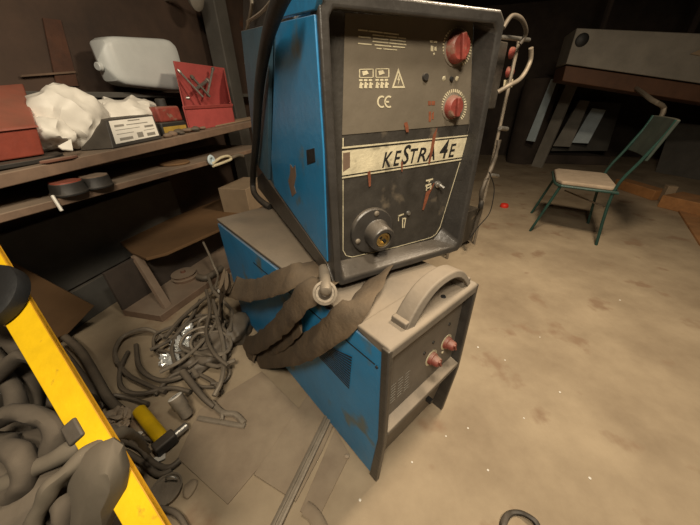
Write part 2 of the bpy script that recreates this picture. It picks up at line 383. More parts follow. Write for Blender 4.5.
pic += [[(.86, .32), (.82, .6), (.85, .6), (.835, .84), (.885, .52), (.855, .52), (.88, .34)]]
decal('warning_symbols', 'cream', pic, ((359, 69), (405, 68), (405, 88), (359, 88.5)))
# CE mark
ce = []
def arc2(cx, cy, r, w, a0, a1, n=10):
    o = []
    for i in range(n):
        s0 = a0+(a1-a0)*i/n; s1 = a0+(a1-a0)*(i+1)/n
        o.append([(cx+r*math.cos(s0), cy-2.0*r*math.sin(s0)*.5), (cx+r*math.cos(s1), cy-r*math.sin(s1)), (cx+(r-w)*math.cos(s1), cy-(r-w)*math.sin(s1)), (cx+(r-w)*math.cos(s0), cy-(r-w)*math.sin(s0))])
    return o
ce += arc2(.5, .5, .5, .14, math.radians(60), math.radians(300)); ce += arc2(1.25, .5, .5, .14, math.radians(60), math.radians(300)); ce.append([(.8, .43), (1.25, .43), (1.25, .57), (.8, .57)])
decal('ce_mark', 'cream', ce, ((377, 95.5), (386.5, 95.5), (386.5, 108), (377, 108)))
# dial scales
def ticks(c, rx, ry, n, a0, a1, name):
    q = []
    for i in range(n):
        a = math.radians(a0+(a1-a0)*i/(n-1)); w = .045
        q.append([(.5+.5*math.cos(a-w), .5-.5*math.sin(a-w)), (.5+.5*math.cos(a+w), .5-.5*math.sin(a+w)), (.5+.41*math.cos(a+w), .5-.41*math.sin(a+w)), (.5+.41*math.cos(a-w), .5-.41*math.sin(a-w))])
    decal(name, 'cream', q, ((c[0]-rx, c[1]-ry), (c[0]+rx, c[1]-ry), (c[0]+rx, c[1]+ry), (c[0]-rx, c[1]+ry)))
ticks((457, 47), 14.5, 20, 34, -65, 245, 'dial_scale'); ticks((454, 106), 12.5, 17, 30, -50, 230, 'dial_scale')
def knob(p, r, h, tilt):
    c = uf(*p, REC)
    k_ = MB().lathe(c, NP, [(r*1.05, 0), (r*1.05, .008), (r, .012), (r*.93, h), (r*.8, h+.004)], 28).build('knob', 'redk', wf)
    a = math.radians(tilt); fx = UU*math.cos(a)+Z3*math.sin(a); fz = Z3*math.cos(a)-UU*math.sin(a)
    MB().box(c+NP*(h+.008), r*.42, .012, r*1.7, fx, UV, fz).build('grip', 'redk', k_, .003)
    MB().lathe(c, NP, [(r*1.22, 0), (r*1.22, .003), (r*1.1, .004)], 28).build('knob_collar', 'steeld', k_)
knob((455.5, 48), .034, .020, 10); knob((451.5, 107), .029, .018, 6)
# jack and indicator between the knobs
for p, r, m_ in (((425, 77), .010, 'dark'), ((451, 79), .006, 'ink'), ((444, 78.5), .006, 'cream'), ((457, 78.5), .006, 'cream'), ((434, 54), .003, 'cream')):
    MB().lathe(uf(*p, REC-.001), NP, [(r, 0), (r*.8, .006 if m_ != 'cream' else .001)], 14).build('jack' if m_ != 'cream' else 'printed_dot', m_, pn)
decal('small_caption', 'cream', [[(0, 0), (.4, 0), (.4, .2), (0, .2)], [(.5, 0), (1, 0), (1, .2), (.5, .2)], [(.1, .5), (.45, .5), (.45, 1), (.1, 1)], [(.6, .6), (.9, .5), (.9, .9), (.6, .9)]], ((430, 40), (437, 41), (437, 52), (430, 51)), lift=.001)
decal('small_caption', 'rust', [[(0, 0), (.4, 0), (.4, .2), (0, .2)], [(.5, 0), (1, 0), (1, .2), (.5, .2)], [(.1, .5), (.45, .5), (.45, 1), (.1, 1)], [(.6, .6), (.9, .5), (.9, .9), (.6, .9)]], ((428, 101), (435, 101), (434, 121), (428, 122)), lift=.001)
# toggle switch with its symbols
decal('switch_symbols', 'cream', [[(0, 0), (1, .02), (1, .16), (0, .14)], [(.4, .16), (.6, .16), (.6, .3), (.4, .3)], [(0, .45), (.8, .42), (.8, .56), (0, .6)], [(.1, .75), (.9, .7), (.9, .8), (.1, .86)], [(.1, .6), (.25, .6), (.25, 1), (.1, 1)], [(.7, .6), (.85, .6), (.85, 1), (.7, 1)]], ((426, 180), (433, 178), (432, 189), (425, 191)))
tg = MB().lathe(uf(437, 184, REC), NP, [(.011, 0), (.011, .006), (.007, .007), (.007, .016)], 12).build('toggle_switch', 'steel', wf)
MB().sweep([uf(437, 184, REC)-UV*.014, uf(437, 184, REC)-UV*.026+UU*.008-Z3*.008], .004, n=8).build('lever', 'steel', tg)
MB().lathe(uf(408, 213, REC), NP, [(.008, 0), (.006, .007)], 12).build('bolt', 'steel', pn)
decal('gas_symbol', 'cream', [[(0, .1), (.7, 0), (.7, .1), (0, .2)], [(.5, .3), (1, .3), (1, .4), (.5, .4)], [(.5, .3), (.62, .3), (.62, 1), (.5, 1)], [(.9, .3), (1, .3), (.8, 1), (.7, 1)], [(0, .1), (.1, .1), (.1, .5), (0, .5)]], ((398, 214), (406, 213), (406, 228), (398, 228)))
# rust streaks (drips with their own shape)
for q in (((452, 120), (458, 118), (449, 158), (446, 160)), ((433, 135), (438, 128), (430, 164), (427, 165)), ((367.5, 172), (371, 171), (371, 186), (368, 188)), ((426, 192), (431, 190), (424, 210), (421, 211)), ((404, 123), (408, 122), (409, 132), (405, 133)), ((401, 162), (403, 162), (402.5, 172), (401, 172)), ((433, 184), (435, 183), (429, 195), (428, 195))):
    if q[0][0] == 452: continue
    decal('rust_streak', 'rust', [[(0, 0), (.8, -.05), (1, .5), (.9, 1), (.3, .95), (.1, .4)]], q, lift=.0035, th=.0003)
# torch socket: flange with bolts, barrel, brass core
c = uf(371, 230, REC)
fl = MB().lathe(c, NP, [(.073, 0), (.073, .010), (.069, .014), (.045, .015)], 40).build('torch_socket', 'bezel', wf); lab(fl, 'round flanged torch socket with brass core')
for a in (80, 200, 320, 20 + 240):
    if a == 260: continue
    d = UU*math.cos(math.radians(a))+Z3*math.sin(math.radians(a))
    MB().lathe(c+NP*.013+d*.058, NP, [(.0085, 0), (.0085, .004), (.005, .007)], 12).build('bolt', 'steeld', fl)
c = c+UU*.012-Z3*.010
MB().lathe(c+NP*.01, (NP-Z3*.10).normalized(), [(.048, 0), (.042, .010), (.040, .044), (.036, .048), (.026, .048), (.025, .030)], 36).build('barrel', 'bezel', fl)
cc = c+NP*.042-Z3*.004
br = MB().lathe(cc, (NP-Z3*.1), [(.023, 0), (.023, .012), (.018, .013), (.018, .004)], 28).build('core', 'brass', fl)
for dx, dz in ((-.008, .008), (.007, -.007)):
    MB().lathe(cc+UU*dx+Z3*dz+NP*.004, (NP-Z3*.1), [(.0055, 0), (.0055, .006)], 12).build('contact', 'darkc', br)
# feet
for u, v in ((.06, .08), (UW-.14, .10), (.06, .70), (UW-.2, .6)):
    MB().lathe(um(u, v, .004), -Z3, [(.018, 0), (.016, .030)], 14).build('foot', 'bezel', wf)
# right flange outer clips and lid hardware
MB().prism([um(.03, .25, UH-.012), um(UW-.03, .25, UH-.012), um(UW-.03, .85, UH-.012), um(.03, .85, UH-.012)], Z3*.03).build('lid', 'bezel', wf, .006)
hm = MB(); hm.sweep([us(247, 29, .0), us(252, 2, .0), us(246, -14, .0)], .006, n=6); hm.sweep([us(247, 22, .0), us(262, 12, 0), us(277, -6, 0)], .005, n=6)
hm.build('wire_handle', 'steeld', wf)
side_poly([(243, 30), (243, -20), (274, -24), (274, 22)], -.02, .012, 'rear_cover', 'bezel')
# thick black hose along the side, with hooked end
hs = MB().sweep([us(288, -14, .05), us(277, 8, .05), us(266, 45, .03), us(259, 90, .03), us(256, 140, .03), us(253, 178, .03), us(254, 192, .04), us(261, 201, .03), us(270, 207, .0)], .017, n=12)
tag(hs.build('rubber_hose', 'dark'), 'thick black rubber hose hanging down the blue side of the wire feeder', 'hose')

# ------------------------------------------------------------------ leather sleeve bundle
lb = thing('hose_sleeve', lsd(262, 350, .06), 'wide brown dusty leather hose sleeve draped in loops over the blue power source', 'sleeve')
TZ = LH+.02
def tp(x, y, z=TZ): return at(x, y, z)
bandu = lambda a: a
def band(pts, w, t, up):
    return MB().sweep(pts, w*1.45, t*.5, n=16, up=up, sub=8, jit=.008).build('sleeve_fold', 'leather', lb)
band([tp(352, 254, TZ), tp(330, 262, TZ+.0), tp(303, 272, TZ+.01), lsd(280, 281, .03), lsd(252, 290, .05), lsd(232, 287, .08), lsd(222, 279, .12)], .036, .016, (LU*-.7+Z3*.7))
band([tp(340, 276, TZ), tp(318, 286, TZ+.012), lsd(298, 303, .04), lsd(276, 329, .06), lsd(252, 345, .08), lsd(232, 343, .10), lsd(222, 325, .12)], .034, .018, (LU*-.8+Z3*.5))
band([tp(400, 246, TZ-.006), tp(386, 264, TZ-.004), tp(368, 291, TZ+.008), tp(350, 311, TZ+.0), lsd(322, 337, .035), lsd(290, 353, .05), lsd(258, 358, .07), lsd(236, 350, .09)], .034, .016, (LU*-.8+Z3*.6))
band([lsd(226, 281, .11), lsd(221, 300, .12), lsd(223, 322, .12), lsd(236, 343, .10), lsd(256, 352, .08)], .034, .016, (LU*-.8+Z3*.6))
band([lsd(300, 322, .03), lsd(282, 340, .04), lsd(262, 352, .05), lsd(243, 358, .06)], .03, .014, (LU*-.8+Z3*.6))
# coupling under the feeder corner
cp = thing('swivel_coupling', tp(325, 294, TZ+.03), 'round steel swivel coupling lying on the leather sleeve under the feeder corner', 'coupling')
cc = tp(325, 293, TZ+.035); axn = (EYEP-cc).normalized()
MB().lathe(cc, axn, [(.030, 0), (.034, .004), (.034, .010), (.027, .012), (.026, .006)], 30).build('rim', 'steeld', cp)
MB().lathe(cc, axn, [(.025, -.004), (.025, .004), (.014, .008), (.010, .014)], 24).build('hub', 'cable', cp)
MB().sweep([cc-axn*.0+Z3*.0, cc+axn.cross(LU)*-.01+Z3*.03, tp(324, 270, TZ+.04)+Z3*.01], .016, .012, n=10, up=axn).build('neck', 'steeld', cp)

# ------------------------------------------------------------------ third machine behind on the right
g = at(474, 244, 0)
XA = math.radians(38); XU = V((math.cos(XA), math.sin(XA), 0)); XV = V((-math.sin(XA), math.cos(XA), 0))
XB = V((g.x, g.y, 0))                      # right front foot
def xf(x, y, off=0.): return on(x, y, XB+XV*off, XV)
def xm(u, v, z): return XB+XU*u+XV*v+Z3*z
tr = thing('welding_cart', xm(-.2, .3, 0), 'old dark welding set with red knobs on a thin cart behind the wire feeder', 'welding machine')
top = xf(529, 40).z
fr = MB()
fr.sweep([xm(0, 0, 0), xm(.02, 0, top)], .012, n=8, sub=1); fr.build('post', 'steeld', tr)
MB().sweep([xm(-.42, 0, 0), xm(-.42, 0, top)], .012, n=8, sub=1).build('post', 'steeld', tr)
MB().sweep([xm(0, .45, 0), xm(0, .45, top)], .012, n=8, sub=1).build('post', 'steeld', tr)
MB().sweep([xm(-.42, .45, 0), xm(-.42, .45, top)], .012, n=8, sub=1).build('post', 'steeld', tr)
z0 = xf(508, 108).z
MB().prism([xm(-.40, .04, z0), xm(-.035, .04, z0), xm(-.035, .04, top-.02), xm(-.40, .04, top-.02)], XV*.40).build('cabinet', 'panel', tr, .008)
MB().box(xm(-.21, .23, .20), .40, .42, .30, XU, XV).build('lower_cabinet', 'panel', tr, .01)
for p in ((511, 53), (508, 72)):
    MB().lathe(xf(*p, .04), -XV, [(.035, 0), (.03, .03), (.022, .035)], 18).build('knob', 'redk', tr)
MB().prism([xf(504, 80, .038), xf(513, 79, .038), xf(512, 87, .038), xf(503, 88, .038)], -XV*.002).build('rating_plate', 'cream', tr, smooth=False)
MB().sweep([xf(498, 37, -.05), xf(511, 38, -.05), xf(529, 40, -.05)], .012, n=10).build('handle', 'steel', tr)
for y in (128, 175): MB().sweep([xf(500-(y-128)*.2, y, -.01), xf(507-(y-128)*.2, y+1, -.01)], .016, n=10, sub=1).build('clamp', 'steel', tr)
tag(MB().sweep([xf(531, 48, -.12), xf(530, 62, -.12), xf(521, 78, -.12), xf(508, 86, -.1), xf(498, 92, -.06)], .014, n=10).build('welding_cable', 'steeld'), 'pale thick cable curving past the red knobs of the cart machine', 'cable')
tag(MB().sweep([xf(503, 28, -.1), xf(512, 16, -.1), xf(522, 20, -.12), xf(526, 33, -.1), xf(520, 44, -.08)], .012, n=10).build('looped_cable', 'cable'), 'grey cable looped over the top handle of the cart machine', 'cable')
tag(MB().sweep([xf(499, 140, -.05), xf(493, 165, -.06), xf(482, 190, -.08), xf(480, 212, -.07), xf(470, 240, -.05)], .016, n=10, jit=.008).build('dusty_hose', 'cable'), 'dusty hose hanging down the front of the cart beside the feeder', 'hose')
tag(MB().sweep([xf(489, 172, -.1), xf(494, 186, -.1), xf(493, 200, -.12), xf(489, 214, -.12), xf(479, 226, -.12), xf(470, 238, -.1)], .004, n=6).build('thin_wire', 'darkc'), 'thin black wire dangling beside the right edge of the feeder', 'wire')
tag(MB().lathe(xf(481, 205, -.1), Z3, [(.012, -.03), (.02, -.02), (.02, .02), (.01, .035)], 12).build('cable_plug', 'dark'), 'black plug hanging beside the lower right edge of the feeder', 'plug')
tag(MB().lathe(at(504, 207, 0), Z3, [(.045, 0), (.05, .015), (.04, .04), (.02, .045)], 12).build('plastic_piece', 'pink'), 'small bright red plastic piece lying on the floor behind the feeder', 'plastic piece')

# ------------------------------------------------------------------ bench on the left
bh = thing('workbench', bl(.8, .3, 0), 'long grimy wooden workbench with a lower shelf, cluttered, along the left wall', 'workbench')
def shelf(name, a, b_, depth, th, m, s0=-.6, s1=.25, par=bh):
    A = bp(*a); B = bp(*b_); d = (B-A); A2 = A+d*(s0/d.length); B2 = B+d*(s1/d.length)
    q = [A2, B2, B2-BN*depth, A2-BN*depth]
    return MB().prism([p-Z3*th for p in q], Z3*th).build(name, m, par, .004), (A, B)
tb, (TA, TB) = shelf('bench_top', (0, 174), (252, 121), .64, .045, 'wood')
sh, (SA, SB) = shelf('shelf_board', (0, 214), (252, 149), .60, .03, 'wood')
def topz(P, A=None, B=None):
    A = A or TA; B = B or TB; s = (V(P)-A).dot(BS)/(B-A).dot(BS); return A.z+(B.z-A.z)*s
def onTop(px, py, t):      # point on bench top surface along the pixel ray, approx: iterate
    z = TA.z
    for _ in range(6):
        p = at(px, py, z); z = topz(p)
    return p
for s in (-.9, 2.2):
    MB().box(bl(s, .52, .42), .07, .07, .84, BS, BN).build('bench_leg', 'wood', bh, .004)
for s in (-.2, 1.0):
    pass
# dark back boarding behind the lower bay
print('BENCH', TA, TB, SA, SB)
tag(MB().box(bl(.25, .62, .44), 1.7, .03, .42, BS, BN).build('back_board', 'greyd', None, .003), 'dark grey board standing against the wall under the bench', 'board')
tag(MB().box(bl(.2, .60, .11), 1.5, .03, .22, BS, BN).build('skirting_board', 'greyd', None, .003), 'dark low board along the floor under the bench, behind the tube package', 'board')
# ledge above
zl = bp(110, 92, .5).z
lg = MB().box(bl(.9, .59, zl-.015), 3.6, .17, .03, BS, BN).build('wall_ledge', 'greyd', None, .003); tag(lg, 'narrow dark wall ledge behind the bench carrying the white jug', 'shelf')
MB().box(bl(.6, .672, zl+.10), 1.6, .012, .012, BS, BN)
tag(MB().prism([bp(42, 18, .672), bp(60, 20, .672), bp(78, 86, .672), bp(56, 86, .672)], BN*.006).build('rusty_strip', 'rustw'), 'rust orange metal strip on the wall above the white bag', 'strip')
tag(MB().prism([bp(20, 75, .665), bp(74, 71, .665), bp(74, 73, .665), bp(20, 77, .665)], BN*.012).build('wall_batten', 'wood'), 'thin pale batten on the brown wall above the red toolbox', 'batten')
# wall column
ca = bp(228, 50, .45)
tag(MB().prism([ca+BS*-.06, ca+BS*.10, ca+BS*.10-BN*.14, ca+BS*-.06-BN*.14], Z3*(2.55-ca.z)).build('column', 'greyd'), 'x', 'column')
col = bpy.data.objects['column']; bpy.data.objects.remove(col)
cq = [V((p.x, p.y, 0)) for p in (ca-BS*.07, ca+BS*.12, ca+BS*.12-BN*.15, ca-BS*.07-BN*.15)]
struct(MB().prism([p+Z3*.0 for p in cq], Z3*2.62).build('trim_1', 'greyd', None, .01))
# pale round shade up left
c = bp(193, -4, .42)
ls = thing('round_lamp_shade', c, 'pale round dusty lamp shade at the top of the left wall', 'lamp shade')
MB().lathe(c, (BN-Z3*.3).normalized(), [(.07, 0), (.085, .02), (.085, .035), (.04, .06)], 28).build('shade', 'grey', ls)
MB().sweep([c, c-BN*.12, c-BN*.26], .012, n=8).build('wall_arm', 'steeld', ls)

# red box, sloping face
def boxq(name, m, front, depth, par=None, bevel=.004, t=0.):
    f_ = [bp(*p, t) for p in front]; return MB().prism(f_, -BN*depth).build(name, m, par, bevel)
tk = thing('tool_box', bp(10, 148, .1), 'dull red metal toolbox with sloping lid at the left end of the bench', 'toolbox')
f_ = [bp(-30, 150, .10), bp(38, 142, .10), bp(36, 125, .10), bp(-30, 132, .10)]
k_ = [bp(-40, 130, .40), bp(25, 122, .40), bp(23, 83, .36), bp(-40, 88, .36)]
f_[1].z = f_[0].z = topz(f_[1])+.02; k_[0].z = k_[1].z = f_[0].z
MB().add(f_+k_, [(0, 1, 2, 3), (1, 5, 6, 2), (5, 4, 7, 6), (4, 0, 3, 7), (3, 2, 6, 7), (0, 4, 5, 1)]).build('case', 'redm', tk, .006)
MB().prism([f_[3]+BN*.002, f_[2]+BN*.002, f_[2]+BN*.006+Z3*-.008, f_[3]+BN*.006+Z3*-.008], BN*.004).build('lid_rim', 'redm', tk, .001)
# dark slabs under it
a = [bp(-30, 160, .04), bp(30, 153, .04), bp(50, 147, .06), bp(57, 142, .10), bp(50, 138, .2), bp(-30, 142, .3)]
zz = topz(a[1])+.002
tag(MB().prism([V((p.x, p.y, zz)) for p in a], Z3*.016).build('rubber_mat', 'dark', None, .003), 'dark rounded slab lying under the red toolbox on the bench', 'mat')
a = [bp(38, 161, .0), bp(60, 150, .02), bp(78, 156, .0), bp(76, 164, -.01), bp(50, 166, -.01)]
zz = topz(a[1])+.001
tag(MB().prism([V((p.x, p.y, zz)) for p in a], Z3*.012).build('sanding_block', 'woodred', None, .003), 'brown flat offcut at the bench edge in front of the white bag', 'offcut')
# white bag
def crumple(name, m, blobs, parent=None, amp=.02, label=None, cat=None, freq=7.5, k=3):
    mb = MB()
    for c_, ax, r in blobs:
        bm = bmesh.new(); bmesh.ops.create_icosphere(bm, subdivisions=4, radius=1)
        vs = []
        for v in bm.verts:
            p = V((v.co.x*r[0], v.co.y*r[1], v.co.z*r[2]))
            q = ax[0]*p.x+ax[1]*p.y+ax[2]*p.z; w = V(c_)+q
            n1 = .5-abs(noise.noise(w*freq))*2.6; n2 = .4-abs(noise.noise(w*freq*2.1+V((3, 1, 2))))*2.4
            vs.append(w+q.normalized()*amp*(n1+.5*n2))
        mb.add(vs, [tuple(x.index for x in f.verts) for f in bm.faces]); bm.free()
    o = mb.build(name, m, parent)
    if label: tag(o, label, cat)
    return o
AX = (BS, -BN, Z3)
c = bp(70, 117, .22); c2_ = bp(128, 112, .24); z_ = topz(c); ht = bp(70, 89, .2).z-z_
crumple('plastic_bag', 'white', [(V((c.x, c.y, z_+ht*.52)), AX, (.15, .12, ht*.5)), (V((c2_.x, c2_.y, z_+ht*.44)), AX, (.24, .10, ht*.42)), (V((*bp(40, 125, .2).xy, z_+ht*.3)), AX, (.09, .09, ht*.3))], None, .034, 'crumpled white plastic bag lying on the bench between toolbox and jug', 'bag')
tag(MB().prism([bp(58, 147, .03), bp(71, 140, .04), bp(73, 151, .01), bp(62, 150, .02)], Z3*.004+BN*.003).build('paper_scrap', 'white'), 'small white paper scrap hanging at the bench edge below the bag', 'paper')
# dark box with white label
lbx = thing('labelled_box', bp(120, 150, .04), 'dark box with a white printed label facing the room at the bench edge', 'box')
Q = [bp(114, 150, .03), bp(164, 144, .03), bp(153, 115, .07), bp(105, 120, .07)]
Q2 = [bp(78, 147, .15), bp(140, 140, .22), bp(140, 113, .22), bp(95, 119, .17)]
for p in (Q[0], Q[1], Q2[0], Q2[1]): p.z = topz(p)+.003
bo = MB().add(Q+Q2, [(0, 1, 2, 3), (1, 5, 6, 2), (5, 4, 7, 6), (4, 0, 3, 7), (3, 2, 6, 7), (0, 4, 5, 1)]).build('case', 'dark', lbx, .003)
qq = [Q[3], Q[2], Q[1], Q[0]]; nn = (Q[1]-Q[0]).cross(Q[3]-Q[0]).normalized(); nn = nn if nn.dot(BN) > 0 else -nn
pl = MB().prism(remap(qq, [(.05, .06), (.96, .05), (.95, .86), (.06, .88)], .002, nn), nn*.001).build('label', 'white', bo, smooth=False)
mb = MB()
for x0, y0, x1, y1 in ((.4, .1, .65, .14), (.12, .22, .3, .3), (.35, .25, .8, .28), (.12, .4, .6, .42), (.7, .38, .9, .46), (.12, .55, .45, .57), (.5, .6, .62, .8), (.66, .55, .9, .57), (.15, .7, .4, .8), (.7, .68, .88, .8)):
    mb.prism(remap(qq, [(x0, y0), (x1, y0), (x1, y1), (x0, y1)], .0035, nn), nn*.0006)
mb.build('print', 'grey', pl, smooth=False)
# jug on the ledge
c = bp(151, 92, .47); zt = bp(150, 35, .45).z; hj = zt-zl
jg = thing('plastic_jug', V((c.x, c.y, zl)), 'milky white plastic jug lying on the ledge behind the bag', 'jug')
rings = []
Lh = (bp(182, 80, .5)-bp(107, 70, .5)).length/2
for i in range(17):
    t = -1+2*i/16; k_ = (1-abs(t)**9)**.5 if abs(t) < 1 else 0; k_ = max(k_, .04) if i in (0, 16) else k_
    sh_ = 1-.30*((1-t)/2)
    r = []
    for j in range(24):
        a = 2*math.pi*j/24; x = math.copysign(abs(math.cos(a))**.34, math.cos(a)); z = math.copysign(abs(math.sin(a))**.34, math.sin(a))
        r.append(V((c.x, c.y, zl+hj*.5))+BS*t*Lh-BN*x*.10*k_*sh_+Z3*(z*hj*.5*k_*sh_ - (1-sh_)*hj*.12))
    rings.append(r)
MB().loft(rings).build('jug_body', 'jug', jg)
MB().lathe(V((c.x, c.y, zl+hj*.38))-BS*(Lh-.005), -BS, [(.022, 0), (.022, .02), (.018, .024)], 18).build('cap', 'jug', jg)
# red/black bottle with ochre label
cz = bp(168, 122, .14); z_ = topz(cz)
pb = thing('glue_can', V((cz.x, cz.y, z_)), 'black can with red cap band and ochre label beside the red bin', 'can')
w1 = (bp(183, 118, .14)-bp(158, 118, .14)).length
MB().box(V((cz.x, cz.y, z_+.035)), w1, .08, .07, BS, BN).build('can_body', 'dark', pb, .008)
h1 = bp(170, 90, .14).z-z_
MB().prism([V((cz.x, cz.y, z_+.07))+BS*a*w1*.45+BN*b_*.04 for a, b_ in ((-1, -1), (1, -1), (1, 1), (-1, 1))], Z3*(h1*.35)+BS*-.01).build('shoulder', 'redk', pb, .012)
MB().lathe(V((cz.x, cz.y, z_+.07+h1*.33))-BS*.01, Z3, [(.028, 0), (.028, .04), (.022, .045)], 16).build('screw_cap', 'dark', pb)
MB().box(V((cz.x, cz.y, z_+.028))+BN*.041, w1*.92, .003, .035, BS, BN).build('label', 'yelp', pb)
# red bin with tools
Fb = [bp(186, 117, .08), bp(233, 112, .08), bp(234, 103, .08), bp(184, 107, .08)]
zb = topz(Fb[0])
Bt = [bp(176, 90, .36), bp(228, 86, .36)]
bn = thing('parts_bin', V((Fb[0].x, Fb[0].y, zb)), 'open red plastic parts bin holding steel tools on the bench', 'bin')
F0 = V((*Fb[0].xy, zb+.004)); F1 = V((*Fb[1].xy, zb+.004)); w = F1-F0; w.z = 0; w *= 1.0
zf = Fb[3].z; zr = bp(204, 68, .34).z
bk0 = V((*bp(178, 80, .24).xy, zb+.004)); bk1 = V((*bp(226, 80, .24).xy, zb+.004)); dpt = (bk0+bk1-F0-F1)/2
hF = V((0, 0, zf-zb)); hB = V((0, 0, zr-zb))
mb = MB(); th_ = .008
mb.prism([F0, F1, bk1, bk0], Z3*th_)
mb.prism([F0, F1, F1+hF, F0+hF], -BN*th_)
mb.prism([bk0, bk1, bk1+hB, bk0+hB], BN*th_)
mb.prism([F0, F0+hF, F0+hF*1.0+dpt*.35+Z3*(zr-zf)*.55, bk0+hB, bk0], BS*th_)
mb.prism([F1, F1+hF, F1+hF*1.0+dpt*.35+Z3*(zr-zf)*.55, bk1+hB, bk1], -BS*th_)
mb.build('tray', 'redp', bn, .003)
MB().prism([F0+hF-Z3*.018+BN*.001, F1+hF-Z3*.018+BN*.001, F1+hF+Z3*.003+BN*.012, F0+hF+Z3*.003+BN*.012], BN*.006).build('front_lip', 'redp', bn, .003)
def tool(p0, p1, r, name, lbl, cat, m='steel', t0=.12, t1=.3):
    a = bp(*p0, t0); b_ = bp(*p1, t1); mb = MB(); d = (b_-a).normalized()
    mb.sweep([a, b_], r, n=8, sub=1); mb.lathe(b_, d, [(r*1.5, -.02), (r*1.6, -.005), (r*.8, .006)], 8)
    return tag(mb.build(name, m), lbl, cat)
tool((207, 96), (213, 68), .008, 'screwdriver', 'pale steel bar leaning right out of the red bin', 'tool', 'steel', .16, .17)
tool((203, 97), (178, 70), .007, 'steel_rod', 'long steel rod leaning left across the red bin', 'rod', 'steel', .13, .19)
tool((210, 97), (191, 76), .009, 'chisel', 'dull brown tool with flat shank lying along the middle of the red bin', 'tool', 'cable', .12, .2)
tool((196, 89), (208, 80), .011, 'socket_key', 'short bright socket at the back of the red bin', 'tool', 'steel', .16, .2)
tag(MB().lathe(bp(186, 98, .12), (BN+BS).normalized(), [(.009, 0), (.011, .02), (.006, .022)], 12).build('steel_nut', 'steel'), 'small bright nut in the front left corner of the red bin', 'nut')
# flat piece right
a = [bp(214, 121, .06), bp(218, 116, .16), bp(249, 113, .2), bp(252, 118, .06)]
fb = MB().prism([V((p.x, p.y, topz(p)+.001)) for p in a], Z3*.008).build('metal_plate', 'cardl', None, .002); tag(fb, 'pale flat plate at the right end of the bench beside the red bin', 'plate')
# bits
for i, (x, y, r) in enumerate(((170, 126, .022), (178, 124, .028), (186, 125, .03), (194, 128, .028), (202, 125, .02), (182, 131, .018), (166, 131, .02))):
    p = bp(x, y, .03+.004*(132-y)); p.z = topz(p)+r*.55
    o = crumple('rag_lump', 'cable' if i % 2 else 'wood', [(p, AX, (r*1.4, r, r*.6))], None, .008)
    tag(o, ('small brown lump of scrap in front of the red bin' if i not in (0, 4) else ('leftmost brown scrap lump, in front of the ochre labelled can', 'rightmost brown scrap lump, below the corner of the red bin')[i//4]), 'scrap', 'brown scrap lumps on the bench')
# second shelf items
def shz(P): return topz(P, SA, SB)
for i, (x0, y0, x1, y1, lb_, m_) in enumerate(((60, 203, 91, 194, 'rounded dark block with reddish top on the lower shelf, left of the pair', 'redm'), (88, 192, 114, 185, 'rounded dark block with brown top on the lower shelf, right of the pair', 'wood'))):
    a = bp(x0, y0, .0); b_ = bp(x1, y1, .0); z_ = shz(a)+.002; c = (a+b_)/2; wd = (b_-a).length*.92; h = .05
    t_ = thing('polishing_block', V((c.x, c.y, z_)), lb_, 'block')
    def outl(k_, z): return [V((c.x, c.y, z))+BS*wd*.5*k_*math.cos(q)+(BN*(.02*math.sin(q)*k_*2 if math.sin(q) > 0 else (.10*math.sin(q)*k_))) for q in [2*math.pi*i_/20 for i_ in range(20)]]
    MB().loft([outl(1, z_), outl(1.04, z_+.008), outl(.97, z_+.012), outl(.9, z_+h)]).build('block_body', 'dark', t_, .002)
    MB().loft([outl(.86, z_+h), outl(.84, z_+h+.004)]).build('block_top', m_, t_)
tag(MB().sweep([bp(53, 197, -.0)+Z3*.005, bp(62, 211, -.03)], .006, n=6, sub=1).build('stick', 'white'), 'small white stick poking over the lower shelf edge beside the dark blocks', 'stick')
p = bp(178, 174, .12); tag(MB().lathe(V((p.x, p.y, shz(p)+.001)), Z3, [(.085, 0), (.09, .008), (.085, .014), (.02, .016)], 28).build('grinding_disc', 'card'), 'flat dark brown disc on the lower shelf below the scrap lumps', 'disc')
cl = thing('pipe_clamp', bp(215, 163, .0), 'cream metal clamp with pale blue ring at the lower shelf edge', 'clamp')
p = bp(209, 160, .0); MB().lathe(V((p.x, p.y, p.z))+BN*.01, BN, [(.030, 0), (.034, .006), (.030, .014), (.018, .014), (.018, 0)], 22).build('ring', 'bluelite', cl)
MB().sweep([bp(212, 164, -.02), bp(220, 158, -.02), bp(228, 156, -.02), bp(231, 159, -.02), bp(222, 163, -.02), bp(213, 166, -.02)], .009, n=8).build('jaw', 'cream', cl)
MB().sweep([bp(231, 158, -.02), bp(238, 155, -.01), bp(243, 156, 0)], .012, n=8).build('screw', 'steeld', cl)
# low cabinet with curved top board, post and base slab
lc = thing('low_stand', bl(.55, .2, 0), 'low brown stand with a tilted board top and thin post under the bench', 'stand')
A = [at(115, 238, .36), at(131, 252, .36), at(146, 258, .36), at(166, 253, .36), at(222, 228, .36), at(262, 214, .36), at(262, 194, .36), at(222, 198, .36), at(150, 226, .36)]
MB().prism(A, Z3*-.02).build('board_top', 'card', lc, .003)
P0 = at(134, 257, .34); P1 = at(166, 309, .05)
MB().prism([P0+BN*.0, P0+BS*.05, P0+BS*.05-BN*.03, P0-BN*.03], P1-P0).build('post', 'wood', lc, .002)
BA = [at(160, 316, .05), at(228, 268, .05), at(268, 240, .05)]
bsl = [BA[0], BA[2], BA[2]-BN*.36, BA[0]-BN*.30]
MB().prism(bsl, Z3*-.05).build('base_slab', 'wood', lc, .003)
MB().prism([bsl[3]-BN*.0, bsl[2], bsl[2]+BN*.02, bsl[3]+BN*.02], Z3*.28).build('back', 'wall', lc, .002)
# cardboard box at the far end under the bench
c = at(247, 210, .36)
tag(MB().box(c-BN*.05+Z3*.10+BS*.12, .40, .26, .22, BS, BN).build('cardboard_box', 'cardl', None, .004), 'pale cardboard box at the far end under the bench, on the low stand', 'box')
